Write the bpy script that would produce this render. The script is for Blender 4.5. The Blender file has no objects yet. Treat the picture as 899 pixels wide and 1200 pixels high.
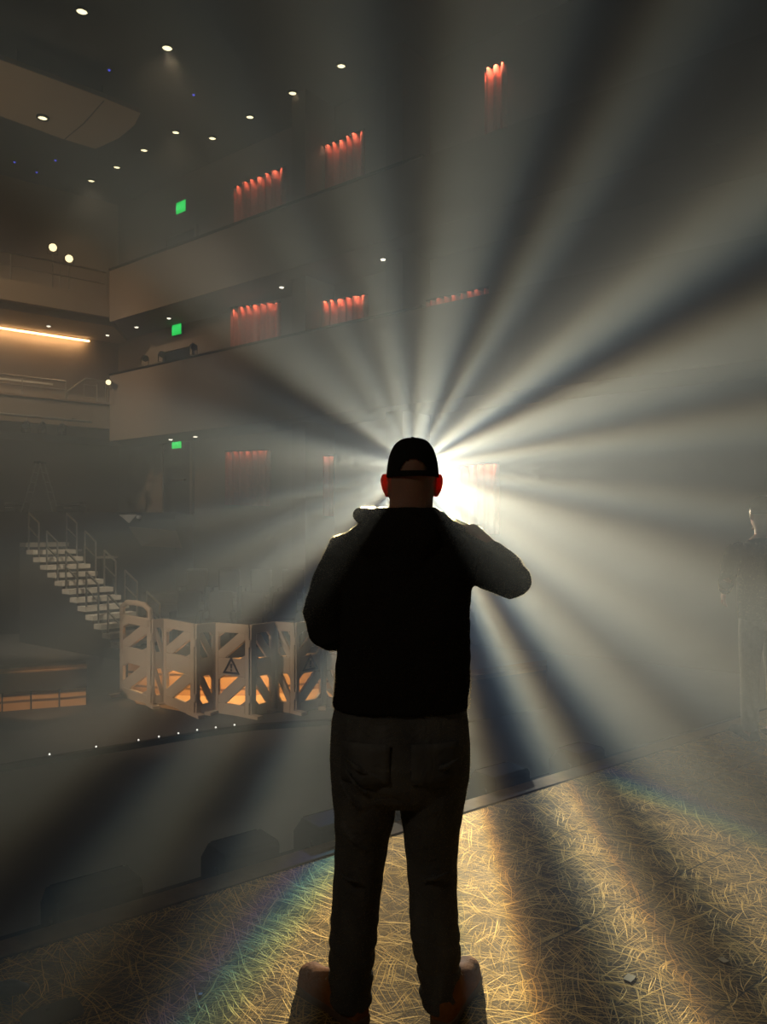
import bpy, math, random
from mathutils import Vector, Matrix, noise
random.seed(7)
SC = bpy.context.scene
COL = SC.collection
PI = math.pi
# ------------------------------------------------------------------ camera
F = 902.0; CX = 449.5; HOR = 620.0; CH = 1.52
cam = bpy.data.cameras.new('camera'); cam.sensor_width = 36; cam.lens = F/1200*36
cam.shift_y = (HOR-600)/1200; cam.clip_end = 200; cam.clip_start = .05
camo = bpy.data.objects.new('camera', cam); COL.objects.link(camo)
camo.location = (0, 0, CH); camo.rotation_euler = (PI/2, 0, 0)
SC.camera = camo
def P(px, py, Y):
    "point of the place seen at photo pixel px, py at distance Y"
    return Vector(((px-CX)/F*Y, Y, CH+(HOR-py)/F*Y))
def PZ(px, py, z):
    return P(px, py, (z-CH)*F/(HOR-py))
# ------------------------------------------------------------------ materials
def nodes(m):
    m.use_nodes = True
    return m.node_tree.nodes, m.node_tree.links
def add_fuzz(N, L, b, k):
    "light-carrying fibres at the surface of a fleece: a little short-range scattering"
    s_ = N.new('ShaderNodeSubsurfaceScattering'); s_.inputs['Color'].default_value = (.9, .72, .42, 1); s_.inputs['Scale'].default_value = .009
    s_.inputs['Radius'].default_value = (1, .8, .5)
    mx = N.new('ShaderNodeMixShader'); mx.inputs[0].default_value = k
    L.new(b.outputs[0], mx.inputs[1]); L.new(s_.outputs[0], mx.inputs[2]); L.new(mx.outputs[0], N['Material Output'].inputs['Surface'])
def mat(name, col, rough=.6, metal=0, var=.25, scale=8, bump=0, bscale=40, sss=0, fuzz=0, spec=None):
    m = bpy.data.materials.new(name); N, L = nodes(m); b = N['Principled BSDF']
    b.inputs['Roughness'].default_value = rough; b.inputs['Metallic'].default_value = metal
    tc = N.new('ShaderNodeTexCoord')
    nz = N.new('ShaderNodeTexNoise'); nz.inputs['Scale'].default_value = scale; nz.inputs['Detail'].default_value = 5
    L.new(tc.outputs['Object'], nz.inputs['Vector'])
    mx = N.new('ShaderNodeMix'); mx.data_type = 'RGBA'
    mx.inputs[6].default_value = [c*(1-var) for c in col]+[1]
    mx.inputs[7].default_value = [min(1, c*(1+var)) for c in col]+[1]
    L.new(nz.outputs['Fac'], mx.inputs[0]); L.new(mx.outputs[2], b.inputs['Base Color'])
    if bump:
        n2 = N.new('ShaderNodeTexNoise'); n2.inputs['Scale'].default_value = bscale; n2.inputs['Detail'].default_value = 6
        L.new(tc.outputs['Object'], n2.inputs['Vector'])
        bp = N.new('ShaderNodeBump'); bp.inputs['Strength'].default_value = bump; bp.inputs['Distance'].default_value = .01
        L.new(n2.outputs['Fac'], bp.inputs['Height']); L.new(bp.outputs['Normal'], b.inputs['Normal'])
    if spec is not None: b.inputs['Specular IOR Level'].default_value = spec
    if fuzz: add_fuzz(N, L, b, fuzz)
    if sss:
        b.inputs['Subsurface Weight'].default_value = sss
        b.inputs['Subsurface Radius'].default_value = (1, .12, .06)
        b.inputs['Subsurface Scale'].default_value = .045
    return m
def emit(name, col, s, sampled=False):
    m = bpy.data.materials.new(name); N, L = nodes(m); b = N['Principled BSDF']
    b.inputs['Base Color'].default_value = (.02, .02, .02, 1)
    b.inputs['Emission Color'].default_value = (*col, 1); b.inputs['Emission Strength'].default_value = s
    if not sampled: m.cycles.emission_sampling = 'NONE'
    return m
M = {}
M['black'] = mat('black_paint', (.008, .008, .008), .85, spec=.03)
M['dark'] = mat('dark_wall_paint', (.022, .02, .018), .8, scale=2)
M['house'] = mat('dark_house_carpet', (.07, .06, .05), .9, scale=3)
M['plaster'] = mat('tan_plaster', (.27, .21, .155), .75, scale=1.5, var=.12, bump=.1)
M['plaster2'] = mat('brown_plaster', (.15, .115, .09), .8, scale=1.5, var=.12, bump=.1)
M['ceiling'] = mat('dark_ceiling', (.035, .03, .024), .85, scale=1)
M['cloud'] = mat('beige_panel', (.36, .28, .19), .7, scale=2, var=.08)
M['steel'] = mat('brushed_steel', (.55, .52, .46), .3, 1, scale=20)
M['wood'] = mat('pale_worn_wood', (.30, .20, .12), .5, scale=6, bump=.3, bscale=15)
M['edge'] = mat('edge_wood', (.20, .12, .06), .75, scale=9, var=.5, bump=.4, bscale=20, spec=.04)
M['step'] = mat('pale_stair_tread', (.55, .49, .40), .6, scale=12)
M['plastic'] = mat('cream_plastic', (.62, .50, .38), .5, scale=5, var=.1)
M['sign'] = mat('sign_black', (.04, .03, .03), .6)
M['red'] = mat('red_velvet', (.5, .10, .055), .75, scale=14, var=.3)
M['glass'] = mat('smoked_glass', (.03, .03, .03), .08, scale=3)
M['cloth'] = mat('black_hoodie_fleece', (.004, .004, .005), .95, scale=60, bump=.25, bscale=150, fuzz=.015, spec=.03)
M['cap'] = mat('black_cap_cotton', (.004, .004, .006), .9, scale=80, bump=.2, bscale=300, fuzz=.015, spec=.03)
M['skin'] = mat('skin', (.42, .21, .14), .5, scale=30, var=.08, sss=.6, bump=.1, bscale=200)
M['leather'] = mat('tan_leather', (.30, .11, .03), .75, spec=.06, scale=25, var=.4, bump=.35, bscale=90)
M['sole'] = mat('boot_sole', (.16, .09, .05), .7, scale=30)
M['lace'] = mat('boot_lace', (.5, .36, .2), .6, scale=60)
M['navy'] = mat('navy_cloth', (.01, .014, .035), .85, scale=20, bump=.3)
M['white'] = mat('white_cloth', (.75, .72, .64), .8, scale=10, var=.08)
M['tape'] = mat('beige_tape', (.5, .34, .13), .6, scale=50)
M['grille'] = mat('speaker_grille', (.012, .012, .012), .8, scale=200, bump=.6, bscale=260, spec=.03)
M['seat'] = mat('dark_red_seat_fabric', (.05, .015, .012), .85, scale=20)
def denim():
    m = bpy.data.materials.new('charcoal_denim'); N, L = nodes(m); b = N['Principled BSDF']
    b.inputs['Roughness'].default_value = .9
    tc = N.new('ShaderNodeTexCoord'); mp = N.new('ShaderNodeMapping'); mp.inputs['Scale'].default_value = (1, 1, .35)
    L.new(tc.outputs['Object'], mp.inputs['Vector'])
    nz = N.new('ShaderNodeTexNoise'); nz.inputs['Scale'].default_value = 7; nz.inputs['Detail'].default_value = 4; nz.inputs['Distortion'].default_value = 1.2
    L.new(mp.outputs[0], nz.inputs['Vector'])
    r = N.new('ShaderNodeValToRGB'); r.color_ramp.elements[0].color = (.035, .034, .034, 1); r.color_ramp.elements[1].color = (.12, .11, .10, 1)
    r.color_ramp.elements[0].position = .3; r.color_ramp.elements[1].position = .75
    L.new(nz.outputs['Fac'], r.inputs[0]); L.new(r.outputs[0], b.inputs['Base Color'])
    n2 = N.new('ShaderNodeTexNoise'); n2.inputs['Scale'].default_value = 14; n2.inputs['Detail'].default_value = 5; n2.inputs['Distortion'].default_value = 1.5
    L.new(tc.outputs['Object'], n2.inputs['Vector'])
    bp = N.new('ShaderNodeBump'); bp.inputs['Strength'].default_value = .6; bp.inputs['Distance'].default_value = .02
    L.new(n2.outputs['Fac'], bp.inputs['Height']); L.new(bp.outputs['Normal'], b.inputs['Normal'])
    add_fuzz(N, L, b, .015)
    return m
M['denim'] = denim()
T = Vector((.785, .6195, 0)); NN = Vector((-.6195, .785, 0))     # along the stage edge; towards the house
EDGE_A = PZ(0, 1125, 0)                                           # a point on the stage edge
def stage_mat():
    m = bpy.data.materials.new('scratched_black_stage_deck'); N, L = nodes(m); b = N['Principled BSDF']
    tc = N.new('ShaderNodeTexCoord'); base = tc.outputs['Object']
    def math_(op, a, v=None, clamp=False):
        n = N.new('ShaderNodeMath'); n.operation = op; n.use_clamp = clamp
        for i, x in enumerate((a, v)):
            if x is None: continue
            if isinstance(x, (int, float)): n.inputs[i].default_value = x
            else: L.new(x, n.inputs[i])
        return n.outputs[0]
    def scratch(rot, sx, sy, thr, seed, dist=.13):
        nz = N.new('ShaderNodeTexNoise'); nz.inputs['Scale'].default_value = 1.7+.2*seed; nz.inputs['Detail'].default_value = 1
        L.new(base, nz.inputs['Vector'])
        va = N.new('ShaderNodeVectorMath'); va.operation = 'SCALE'; va.inputs['Scale'].default_value = dist
        L.new(nz.outputs['Color'], va.inputs[0])
        vb = N.new('ShaderNodeVectorMath'); vb.operation = 'ADD'; L.new(base, vb.inputs[0]); L.new(va.outputs[0], vb.inputs[1])
        mp = N.new('ShaderNodeMapping'); mp.inputs['Rotation'].default_value = (0, 0, math.radians(rot)); mp.inputs['Location'].default_value = (seed*3.1, seed*1.7, 0)
        L.new(vb.outputs[0], mp.inputs['Vector'])
        ms = N.new('ShaderNodeMapping'); ms.inputs['Scale'].default_value = (sx, sy, 1); L.new(mp.outputs[0], ms.inputs['Vector'])
        v = N.new('ShaderNodeTexNoise'); v.noise_dimensions = '2D'; v.inputs['Scale'].default_value = 1; v.inputs['Detail'].default_value = 1.5
        L.new(ms.outputs[0], v.inputs['Vector'])
        return math_('MULTIPLY', math_('SUBTRACT', v.outputs['Fac'], thr+.048), 11, True)
    acc = None
    for a in ((12, 2.2, 150, .62, 1.3), (68, 2.6, 140, .62, 2.1), (-35, 2.0, 130, .64, 3.7), (100, 2.6, 150, .63, 4.4), (38, 1.6, 110, .62, .6), (-70, 3.0, 170, .63, 5.9),
              (24, 1.0, 70, .645, 6.8), (52, 4, 220, .61, 7.7), (-10, 4, 230, .61, 8.9), (85, 5, 240, .61, 9.3), (33, .9, 60, .66, 10.2), (-50, 4, 210, .61, 11.4), (8, 5, 260, .61, 12.9)):
        s = scratch(*a)
        acc = s if acc is None else math_('MAXIMUM', acc, s)
    # speckle and scuffs
    sp = N.new('ShaderNodeTexNoise'); sp.inputs['Scale'].default_value = 90; sp.inputs['Detail'].default_value = 8; sp.inputs['Roughness'].default_value = .7
    L.new(base, sp.inputs['Vector'])
    spk = math_('MULTIPLY', math_('SUBTRACT', sp.outputs['Fac'], .52), 2.2, True)
    sc = N.new('ShaderNodeTexNoise'); sc.inputs['Scale'].default_value = 2.3; sc.inputs['Detail'].default_value = 6
    L.new(base, sc.inputs['Vector'])
    scuff = math_('MULTIPLY', math_('SUBTRACT', sc.outputs['Fac'], .35), 1.6, True)
    worn = math_('ADD', math_('MULTIPLY', acc, .8), math_('MULTIPLY', spk, scuff), True)
    # deck seams
    ds = N.new('ShaderNodeVectorMath'); ds.operation = 'SUBTRACT'; L.new(base, ds.inputs[0]); ds.inputs[1].default_value = EDGE_A
    dn = N.new('ShaderNodeVectorMath'); dn.operation = 'DOT_PRODUCT'; L.new(ds.outputs[0], dn.inputs[0]); dn.inputs[1].default_value = -NN
    w = math_('PINGPONG', math_('ADD', dn.outputs['Value'], .08), .3)          # seams every 0.6 m
    seam = math_('LESS_THAN', w, .0035)
    mx = N.new('ShaderNodeMix'); mx.data_type = 'RGBA'
    mx.inputs[6].default_value = (.045, .026, .010, 1); mx.inputs[7].default_value = (.95, .57, .15, 1)
    L.new(worn, mx.inputs[0])
    m2 = N.new('ShaderNodeMix'); m2.data_type = 'RGBA'; m2.inputs[7].default_value = (.003, .003, .003, 1)
    L.new(seam, m2.inputs[0]); L.new(mx.outputs[2], m2.inputs[6]); L.new(m2.outputs[2], b.inputs['Base Color'])
    rr = math_('ADD', .62, math_('MULTIPLY', scuff, .2)); L.new(rr, b.inputs['Roughness'])
    b.inputs['Specular IOR Level'].default_value = .04
    h = math_('SUBTRACT', math_('MULTIPLY', worn, .5), math_('MULTIPLY', seam, 2))
    bp = N.new('ShaderNodeBump'); bp.inputs['Strength'].default_value = .5; bp.inputs['Distance'].default_value = .004
    L.new(h, bp.inputs['Height']); L.new(bp.outputs['Normal'], b.inputs['Normal'])
    gl = N.new('ShaderNodeBsdfGlossy'); gl.inputs['Color'].default_value = (1, .66, .24, 1); gl.inputs['Roughness'].default_value = .5; L.new(bp.outputs['Normal'], gl.inputs['Normal'])
    ms_ = N.new('ShaderNodeMixShader'); L.new(math_('ADD', .03, math_('MULTIPLY', worn, .19)), ms_.inputs[0])
    L.new(b.outputs[0], ms_.inputs[1]); L.new(gl.outputs[0], ms_.inputs[2]); L.new(ms_.outputs[0], N['Material Output'].inputs['Surface'])
    return m
M['stage'] = stage_mat()
def planks():
    m = bpy.data.materials.new('honey_wood_boards'); N, L = nodes(m); b = N['Principled BSDF']
    tc = N.new('ShaderNodeTexCoord')
    w = N.new('ShaderNodeTexWave'); w.wave_type = 'BANDS'; w.bands_direction = 'Z'; w.inputs['Scale'].default_value = 1.6; w.inputs['Distortion'].default_value = .4
    L.new(tc.outputs['Object'], w.inputs['Vector'])
    r = N.new('ShaderNodeValToRGB'); r.color_ramp.elements[0].color = (.08, .04, .015, 1); r.color_ramp.elements[1].color = (.62, .38, .17, 1); r.color_ramp.elements[1].position = .12
    L.new(w.outputs['Fac'], r.inputs[0]); L.new(r.outputs[0], b.inputs['Base Color']); b.inputs['Roughness'].default_value = .5
    return m
M['boards'] = planks()
E = {}
E['down'] = emit('downlight_glow', (1, .86, .5), 3.0)
E['blue'] = emit('blue_led', (.08, .1, 1), 1.2)
E['green'] = emit('exit_green', (.0, .75, .10), 1.3)
E['greenletter'] = emit('exit_letter_green', (.05, 1, .2), 1.6)
E['cove'] = emit('cove_strip', (1, .58, .24), 15, True)
E['lens'] = emit('spot_lens', (1, .8, .42), 3.2)
E['small'] = emit('small_lamp', (1, .9, .7), 2.5)
E['led'] = emit('edge_led', (1, .95, .85), 1.2)
E['beam'] = emit('beam_lens', (1, .97, .9), 30)
# ------------------------------------------------------------------ mesh builder
class MB:
    def __init__(s): s.v = []; s.f = []
    def add(s, v, f):
        k = len(s.v); s.v += [Vector(x) for x in v]; s.f += [[i+k for i in q] for q in f]; return s
    def prism(s, poly, z0, z1):
        n = len(poly)
        v = [(p[0], p[1], z0) for p in poly]+[(p[0], p[1], z1) for p in poly]
        f = [list(range(n-1, -1, -1)), list(range(n, 2*n))]+[[i, (i+1) % n, n+(i+1) % n, n+i] for i in range(n)]
        return s.add(v, f)
    def ext(s, poly, d):
        "extrude a 3D polygon by vector d"
        n = len(poly); poly = [Vector(p) for p in poly]; d = Vector(d)
        return s.add(poly+[p+d for p in poly], [list(range(n-1, -1, -1)), list(range(n, 2*n))]+[[i, (i+1) % n, n+(i+1) % n, n+i] for i in range(n)])
    def box(s, c, size, ax=None):
        c = Vector(c); X, Y, Z = ax or (Vector((1, 0, 0)), Vector((0, 1, 0)), Vector((0, 0, 1)))
        hx, hy, hz = [q/2 for q in size]
        v = [c+X*a*hx+Y*b*hy+Z*e*hz for e in (-1, 1) for a, b in ((-1, -1), (1, -1), (1, 1), (-1, 1))]
        return s.add(v, [[3, 2, 1, 0], [4, 5, 6, 7], [0, 1, 5, 4], [1, 2, 6, 5], [2, 3, 7, 6], [3, 0, 4, 7]])
    def rings(s, rings, cap=True):
        n = len(rings[0]); k0 = len(s.v)
        v = [p for r in rings for p in r]; f = []
        for i in range(len(rings)-1):
            for j in range(n):
                a = i*n+j; b_ = i*n+(j+1) % n
                f.append([a, b_, b_+n, a+n])
        if cap: f.append(list(range(n-1, -1, -1))); f.append([(len(rings)-1)*n+j for j in range(n)])
        return s.add(v, f)
    def tube(s, pts, rad, n=10, cap=True, flat=None):
        pts = [Vector(p) for p in pts]
        if isinstance(rad, (int, float)): rad = [rad]*len(pts)
        d0 = (pts[1]-pts[0]).normalized()
        u = flat.copy() if flat is not None else (Vector((0, 0, 1)) if abs(d0.z) < .9 else Vector((1, 0, 0)))
        R = []
        for i, p in enumerate(pts):
            d = (pts[min(i+1, len(pts)-1)]-pts[max(i-1, 0)]).normalized()
            u = (u-d*u.dot(d)).normalized(); w = d.cross(u)
            ra = rad[i]; rb = ra
            if isinstance(ra, tuple): ra, rb = ra
            R.append([p+u*math.cos(2*PI*j/n)*ra+w*math.sin(2*PI*j/n)*rb for j in range(n)])
        return s.rings(R, cap)
    def ball(s, c, r, n=14, m=9, ax=None):
        c = Vector(c); r = r if isinstance(r, tuple) else (r, r, r)
        X, Y, Z = ax or (Vector((1, 0, 0)), Vector((0, 1, 0)), Vector((0, 0, 1)))
        R = []
        for i in range(m+1):
            a = -PI/2+PI*(i*.98+.01*m)/m
            R.append([c+X*r[0]*math.cos(a)*math.cos(2*PI*j/n)+Y*r[1]*math.cos(a)*math.sin(2*PI*j/n)+Z*r[2]*math.sin(a) for j in range(n)])
        return s.rings(R)
    def ell(s, levels, n=28, cap=True, power=2.0):
        "levels: (z, x centre, y centre, half x, half y)"
        R = []
        for z, cx, cy, rx, ry in levels:
            ring = []
            for j in range(n):
                a = 2*PI*j/n; c, q = math.cos(a), math.sin(a)
                e = 2/power
                ring.append(Vector((cx+rx*math.copysign(abs(c)**e, c), cy+ry*math.copysign(abs(q)**e, q), z)))
            R.append(ring)
        return s.rings(R, cap)
    def obj(s, name, m, parent=None, smooth=False, origin=None):
        me = bpy.data.meshes.new(name)
        o0 = Vector(origin) if origin is not None else (parent_loc(parent) if parent else Vector((0, 0, 0)))
        me.from_pydata([tuple(p-o0) for p in s.v], [], s.f); me.update()
        import bmesh
        bm = bmesh.new(); bm.from_mesh(me); bmesh.ops.recalc_face_normals(bm, faces=bm.faces); bm.to_mesh(me); bm.free()
        if smooth:
            for p in me.polygons: p.use_smooth = True
        me.materials.append(m)
        o = bpy.data.objects.new(name, me); COL.objects.link(o)
        if parent: o.parent = parent
        else: o.location = o0
        return o
def parent_loc(p):
    l = Vector((0, 0, 0))
    while p: l = l+Vector(p.location); p = p.parent
    return l
def tag(o, label=None, cat=None, group=None, kind=None):
    if label: o['label'] = label
    if cat: o['category'] = cat
    if group: o['group'] = group
    if kind: o['kind'] = kind
    return o
def empty(name, loc, label, cat, group=None):
    o = bpy.data.objects.new(name, None); COL.objects.link(o); o.location = loc; o.empty_display_size = .1
    return tag(o, label, cat, group)
def remesh(o, vox, smooth=2, bevel=None):
    md = o.modifiers.new('r', 'REMESH'); md.mode = 'VOXEL'; md.voxel_size = vox; md.use_smooth_shade = True
    if smooth:
        s = o.modifiers.new('s', 'SMOOTH'); s.factor = .5; s.iterations = smooth
    dg = bpy.context.evaluated_depsgraph_get(); dg.update()
    me = bpy.data.meshes.new_from_object(o.evaluated_get(dg))
    old = o.data; mats = list(old.materials); o.modifiers.clear(); o.data = me
    if not me.materials:
        for q in mats: me.materials.append(q)
    for p in me.polygons: p.use_smooth = True
    return o
def bev(o, w=.01, seg=2):
    m = o.modifiers.new('bevel', 'BEVEL'); m.width = w; m.segments = seg; m.limit_method = 'ANGLE'; return o
def fibres(o, count, ln, wd, m, zmin=None):
    "short fibres standing on the cloth or skin, in the same mesh"
    me = o.data; me.calc_loop_triangles(); rnd = random.Random(3)
    vs = [v.co.copy() for v in me.vertices]; tris = [(tuple(t.vertices), t.area, t.normal.copy()) for t in me.loop_triangles]
    if zmin is not None: tris = [t for t in tris if vs[t[0][0]].z > zmin]
    cum = []; a = 0
    for t in tris: a += t[1]; cum.append(a)
    import bisect
    V = [tuple(v) for v in vs]; Fc = [tuple(p.vertices) for p in me.polygons]; n0 = len(Fc)
    for _ in range(count):
        t = tris[min(len(tris)-1, bisect.bisect(cum, rnd.random()*a))]; u, w = rnd.random(), rnd.random()
        if u+w > 1: u, w = 1-u, 1-w
        A, B_, C_ = [vs[i] for i in t[0]]; p = A+(B_-A)*u+(C_-A)*w
        r = Vector((rnd.gauss(0, 1), rnd.gauss(0, 1), rnd.gauss(0, 1))); d = (t[2]+r*.45).normalized(); q = d.cross(r).normalized()*wd*.5
        l = ln*rnd.uniform(.5, 1.2); k = len(V)
        V += [tuple(p-q), tuple(p+q), tuple(p+d*l)]; Fc.append((k, k+1, k+2))
    m2 = bpy.data.meshes.new(o.name); m2.from_pydata(V, [], Fc); m2.update()
    for x in me.materials: m2.materials.append(x)
    m2.materials.append(m)
    for i, p in enumerate(m2.polygons):
        if i >= n0: p.material_index = 1
        p.use_smooth = i < n0
    o.data = m2
def fibre_mat(name, col):
    m = bpy.data.materials.new(name); N, L = nodes(m); N.remove(N['Principled BSDF'])
    nz = N.new('ShaderNodeTexNoise'); nz.inputs['Scale'].default_value = 40
    cm = N.new('ShaderNodeMix'); cm.data_type = 'RGBA'; cm.inputs[6].default_value = (*[c*.8 for c in col], 1); cm.inputs[7].default_value = (*col, 1)
    L.new(nz.outputs['Fac'], cm.inputs[0])
    t = N.new('ShaderNodeBsdfRefraction'); t.inputs['Roughness'].default_value = .6; t.inputs['IOR'].default_value = 1.04   # fibres scatter light forwards
    L.new(cm.outputs[2], t.inputs['Color']); L.new(t.outputs[0], N['Material Output'].inputs['Surface'])
    return m
M['fibre'] = fibre_mat('fleece_fibre', (.9, .74, .45)); M['down'] = fibre_mat('skin_down', (.95, .7, .35))
def struct(mb, name, m): return tag(mb.obj(name, m), kind='structure')
def xy(v): return (v.x, v.y)

# ------------------------------------------------------------------ the stage
B = PZ(840, 860, 0)
T = (B-EDGE_A).normalized(); NN = Vector((-T.y, T.x, 0))
HF = -.9                                                            # house floor level
def ed(u, o=0, z=0):                                                # u along the edge from EDGE_A, o towards the house
    p = EDGE_A+T*u+NN*o; return Vector((p.x, p.y, z))
struct(MB().prism([xy(ed(-9)), xy(ed(14)), xy(ed(14, -14)), xy(ed(-9, -14))], -.12, 0), 'floor', M['stage'])
o = struct(MB().prism([xy(ed(-9, .004)), xy(ed(14, .004)), xy(ed(14, .13)), xy(ed(-9, .13))], -.06, .006), 'trim_1', M['edge']); bev(o, .004)
struct(MB().prism([xy(ed(-9, .134)), xy(ed(14, .134)), xy(ed(14, .46)), xy(ed(-9, .46))], -.9, -.14), 'trim_2', M['black'])
struct(MB().prism([(-24, -9), (16, -9), (16, 30), (-24, 30)], HF-.2, HF), 'floor_house', M['house'])

# things lying on the deck
def scrap(px, py, w, h, rot, label, m):
    p = PZ(px, py, .002); mb = MB(); a = math.radians(rot)
    pts = [(-.5, -.45), (.1, -.52), (.5, -.4), (.46, .1), (.5, .48), (-.1, .5), (-.48, .44)]
    mb.ext([p+Vector(((x*math.cos(a)*w-y*math.sin(a)*h), (x*math.sin(a)*w+y*math.cos(a)*h), 0)) for x, y in pts], (0, 0, .0015))
    tag(mb.obj('tape_scrap', m, origin=p), label, 'tape', 'scraps on the stage floor')
scrap(848, 1125, .026, .03, 20, 'small square scrap of pale tape near the right edge of the stage floor', M['tape'])
scrap(738, 1146, .045, .03, 50, 'ragged blob of yellow tape on the lit scratched floor', M['tape'])
scrap(235, 1165, .012, .012, 0, 'tiny white speck of tape on dark floor left of the boots', M['white'])
# dark cloth and cover plate, bottom left corner
p = PZ(6, 1168, 0)
mb = MB()
for i in range(16):
    a = random.uniform(0, 6.28); r = random.uniform(0, .035)
    mb.ball(p+Vector((r*math.cos(a)*1.3, r*math.sin(a), .012+random.uniform(0, .014))), (random.uniform(.025, .045), random.uniform(.02, .035), .014))
o = remesh(mb.obj('glove', M['navy'], origin=p), .004, 2)
tag(o, 'crumpled dark navy work glove on the stage floor in the bottom corner', 'glove')
p = PZ(62, 1190, 0); mb = MB()
pts = []
for i in range(24):
    a = 2*PI*i/24; c, s_ = math.cos(a), math.sin(a)
    pts.append(p+T*(.085*math.copysign(abs(c)**.4, c))+NN*(.06*math.copysign(abs(s_)**.4, s_)))
mb.ext(pts, (0, 0, .006))
o = empty('cover_plate', p, 'flat dark cover plate with a small hole on the stage floor', 'floor plate')
mb.obj('plate', M['dark'], o)
q = MB(); q.tube([PZ(56, 1183, .0065), PZ(56, 1183, .0065)+Vector((0, 0, .002))], .006, 12); q.obj('hole', M['black'], o)

# low speaker boxes on the ledge in front of the stage edge
LED = -.14
def front_fill(px, py, w, label, yaw=0):
    c = PZ(px, py, LED+.08)
    u = (c-EDGE_A).dot(T)
    h = .20; dep = .26; o0 = .17
    c = ed(u, o0+dep/2, LED)
    r = empty('stage_speaker', c, label, 'speaker', 'low speakers along the stage edge')
    prof = [(-dep/2, 0), (dep/2, 0), (dep/2, h*.55), (dep/2-.08, h), (-dep/2+.02, h), (-dep/2, h-.02)]
    mb = MB(); mb.ext([c-T*w/2+NN*a+Vector((0, 0, z)) for a, z in prof], T*w)
    bev(mb.obj('cabinet', M['black'], r), .006)
    g = MB(); a0, a1 = Vector(NN*(dep/2)+Vector((0, 0, h*.55))), Vector(NN*(dep/2-.08)+Vector((0, 0, h)))
    nrm = (NN*(h*.45)+Vector((0, 0, .08))).normalized()
    g.ext([c-T*(w/2-.02)+a0*.95+a1*.05+nrm*.001, c+T*(w/2-.02)+a0*.95+a1*.05+nrm*.001, c+T*(w/2-.02)+a0*.05+a1*.95+nrm*.001, c-T*(w/2-.02)+a0*.05+a1*.95+nrm*.001], nrm*.006)
    g.obj('grille', M['grille'], r)
    for s_ in (-1, 1):
        k = MB(); k.tube([c+T*(s_*w/2)+Vector((0, 0, .1))-NN*.04, c+T*(s_*(w/2+.012))+Vector((0, 0, .1))-NN*.04], [.02, .016], 14); k.obj('knob', M['black'], r)
front_fill(112, 1070, .34, 'low black speaker box beyond the stage edge, nearest the left frame edge')
front_fill(280, 1012, .28, 'low black speaker box beyond the stage edge, second from the left')
front_fill(378, 980, .24, 'low black speaker box beside the man\'s left leg at the stage edge')
front_fill(466, 950, .20, 'low black speaker box seen between the man\'s legs at the stage edge')
front_fill(580, 922, .30, 'low black speaker box just right of the man\'s legs at the stage edge')
front_fill(668, 893, .26, 'low black speaker box faint in haze, right end of the row')

# ------------------------------------------------------------------ the hall shell
D2 = Vector((-.787, .617, 0)); MM = Vector((.617, .787, 0)); SO = Vector((-5.53, 20, 0))
def side(s, off=0, z=0): return SO-D2*s+MM*off+Vector((0, 0, z))
C0 = side(-2.8)
def rear(u, off=0, z=0): return C0-T*u+NN*off+Vector((0, 0, z))      # u to the left along the balcony fronts
CEIL = 11.65
HT = Vector((.785, .62, 0))
RW = 1.5
sidecorner = side(-6.6, RW)
struct(MB().prism([xy(side(-7.5, RW)), xy(side(19, RW)), xy(side(19, RW+.3)), xy(side(-7.5, RW+.3))], HF, CEIL), 'wall_right', M['plaster2'])
struct(MB().prism([xy(side(19, RW)), (11.0, 9.0), (11.0, -8.2), (11.3, -8.2), (11.3, 10)], HF, CEIL), 'wall_stage_right', M['dark'])
struct(MB().prism([(-22, -8.2), (11.3, -8.2), (11.3, -8.5), (-22, -8.5)], HF, CEIL), 'wall_stage_back', M['black'])
struct(MB().prism([(-22, -8.5), (-22, 22), (-22.3, 22), (-22.3, -8.5)], HF, CEIL), 'wall_left', M['dark'])
RO = 2.2
struct(MB().prism([xy(rear(-2, RO)), xy(rear(18, RO)), xy(rear(18, RO+.3)), xy(rear(-2, RO+.3))], HF, CEIL), 'wall_rear', M['plaster'])
struct(MB().prism([(-24, -9), (16, -9), (16, 30), (-24, 30)], CEIL, CEIL+.2), 'ceiling', M['ceiling'])
# rear balconies (slab, front, soffit)
def rear_tier(z0, z1, zs, name):
    mb = MB()
    mb.prism([xy(rear(-.2, .25)), xy(rear(16, .25)), xy(rear(16, RO)), xy(rear(-1.4, RO))], zs, z0+.22)
    mb.prism([xy(rear(0, 0)), xy(rear(16, 0)), xy(rear(16, .25)), xy(rear(0, .25))], z0, z1)
    return struct(mb, name, M['plaster'])
rear_tier(7.5, 8.05, 7.32, 'balcony_rear_upper')
rear_tier(4.35, 5.02, 4.1, 'balcony_rear_lower')
# side boxes
def side_tier(zb, zt, zs, name):
    mb = MB()
    mb.prism([xy(side(-2.8, 0)), xy(side(18.5, 0)), xy(side(18.5, .16)), xy(side(-2.8, .16))], zb, zt)
    mb.prism([xy(side(-2.8, .16)), xy(side(18.5, .16)), xy(side(18.5, RW)), xy(side(-4.2, RW))], zb+.02, zs)
    return struct(mb, name, M['plaster2'])
side_tier(7.37, 8.8, 7.9, 'balcony_side_upper')
side_tier(4.0, 5.85, 4.6, 'balcony_side_lower')
# warm top trim of the lower rear balcony
struct(MB().prism([xy(rear(0, -.04)), xy(rear(16, -.04)), xy(rear(16, .3)), xy(rear(0, .3))], 5.024, 5.07), 'trim_3', M['wood'])
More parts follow.
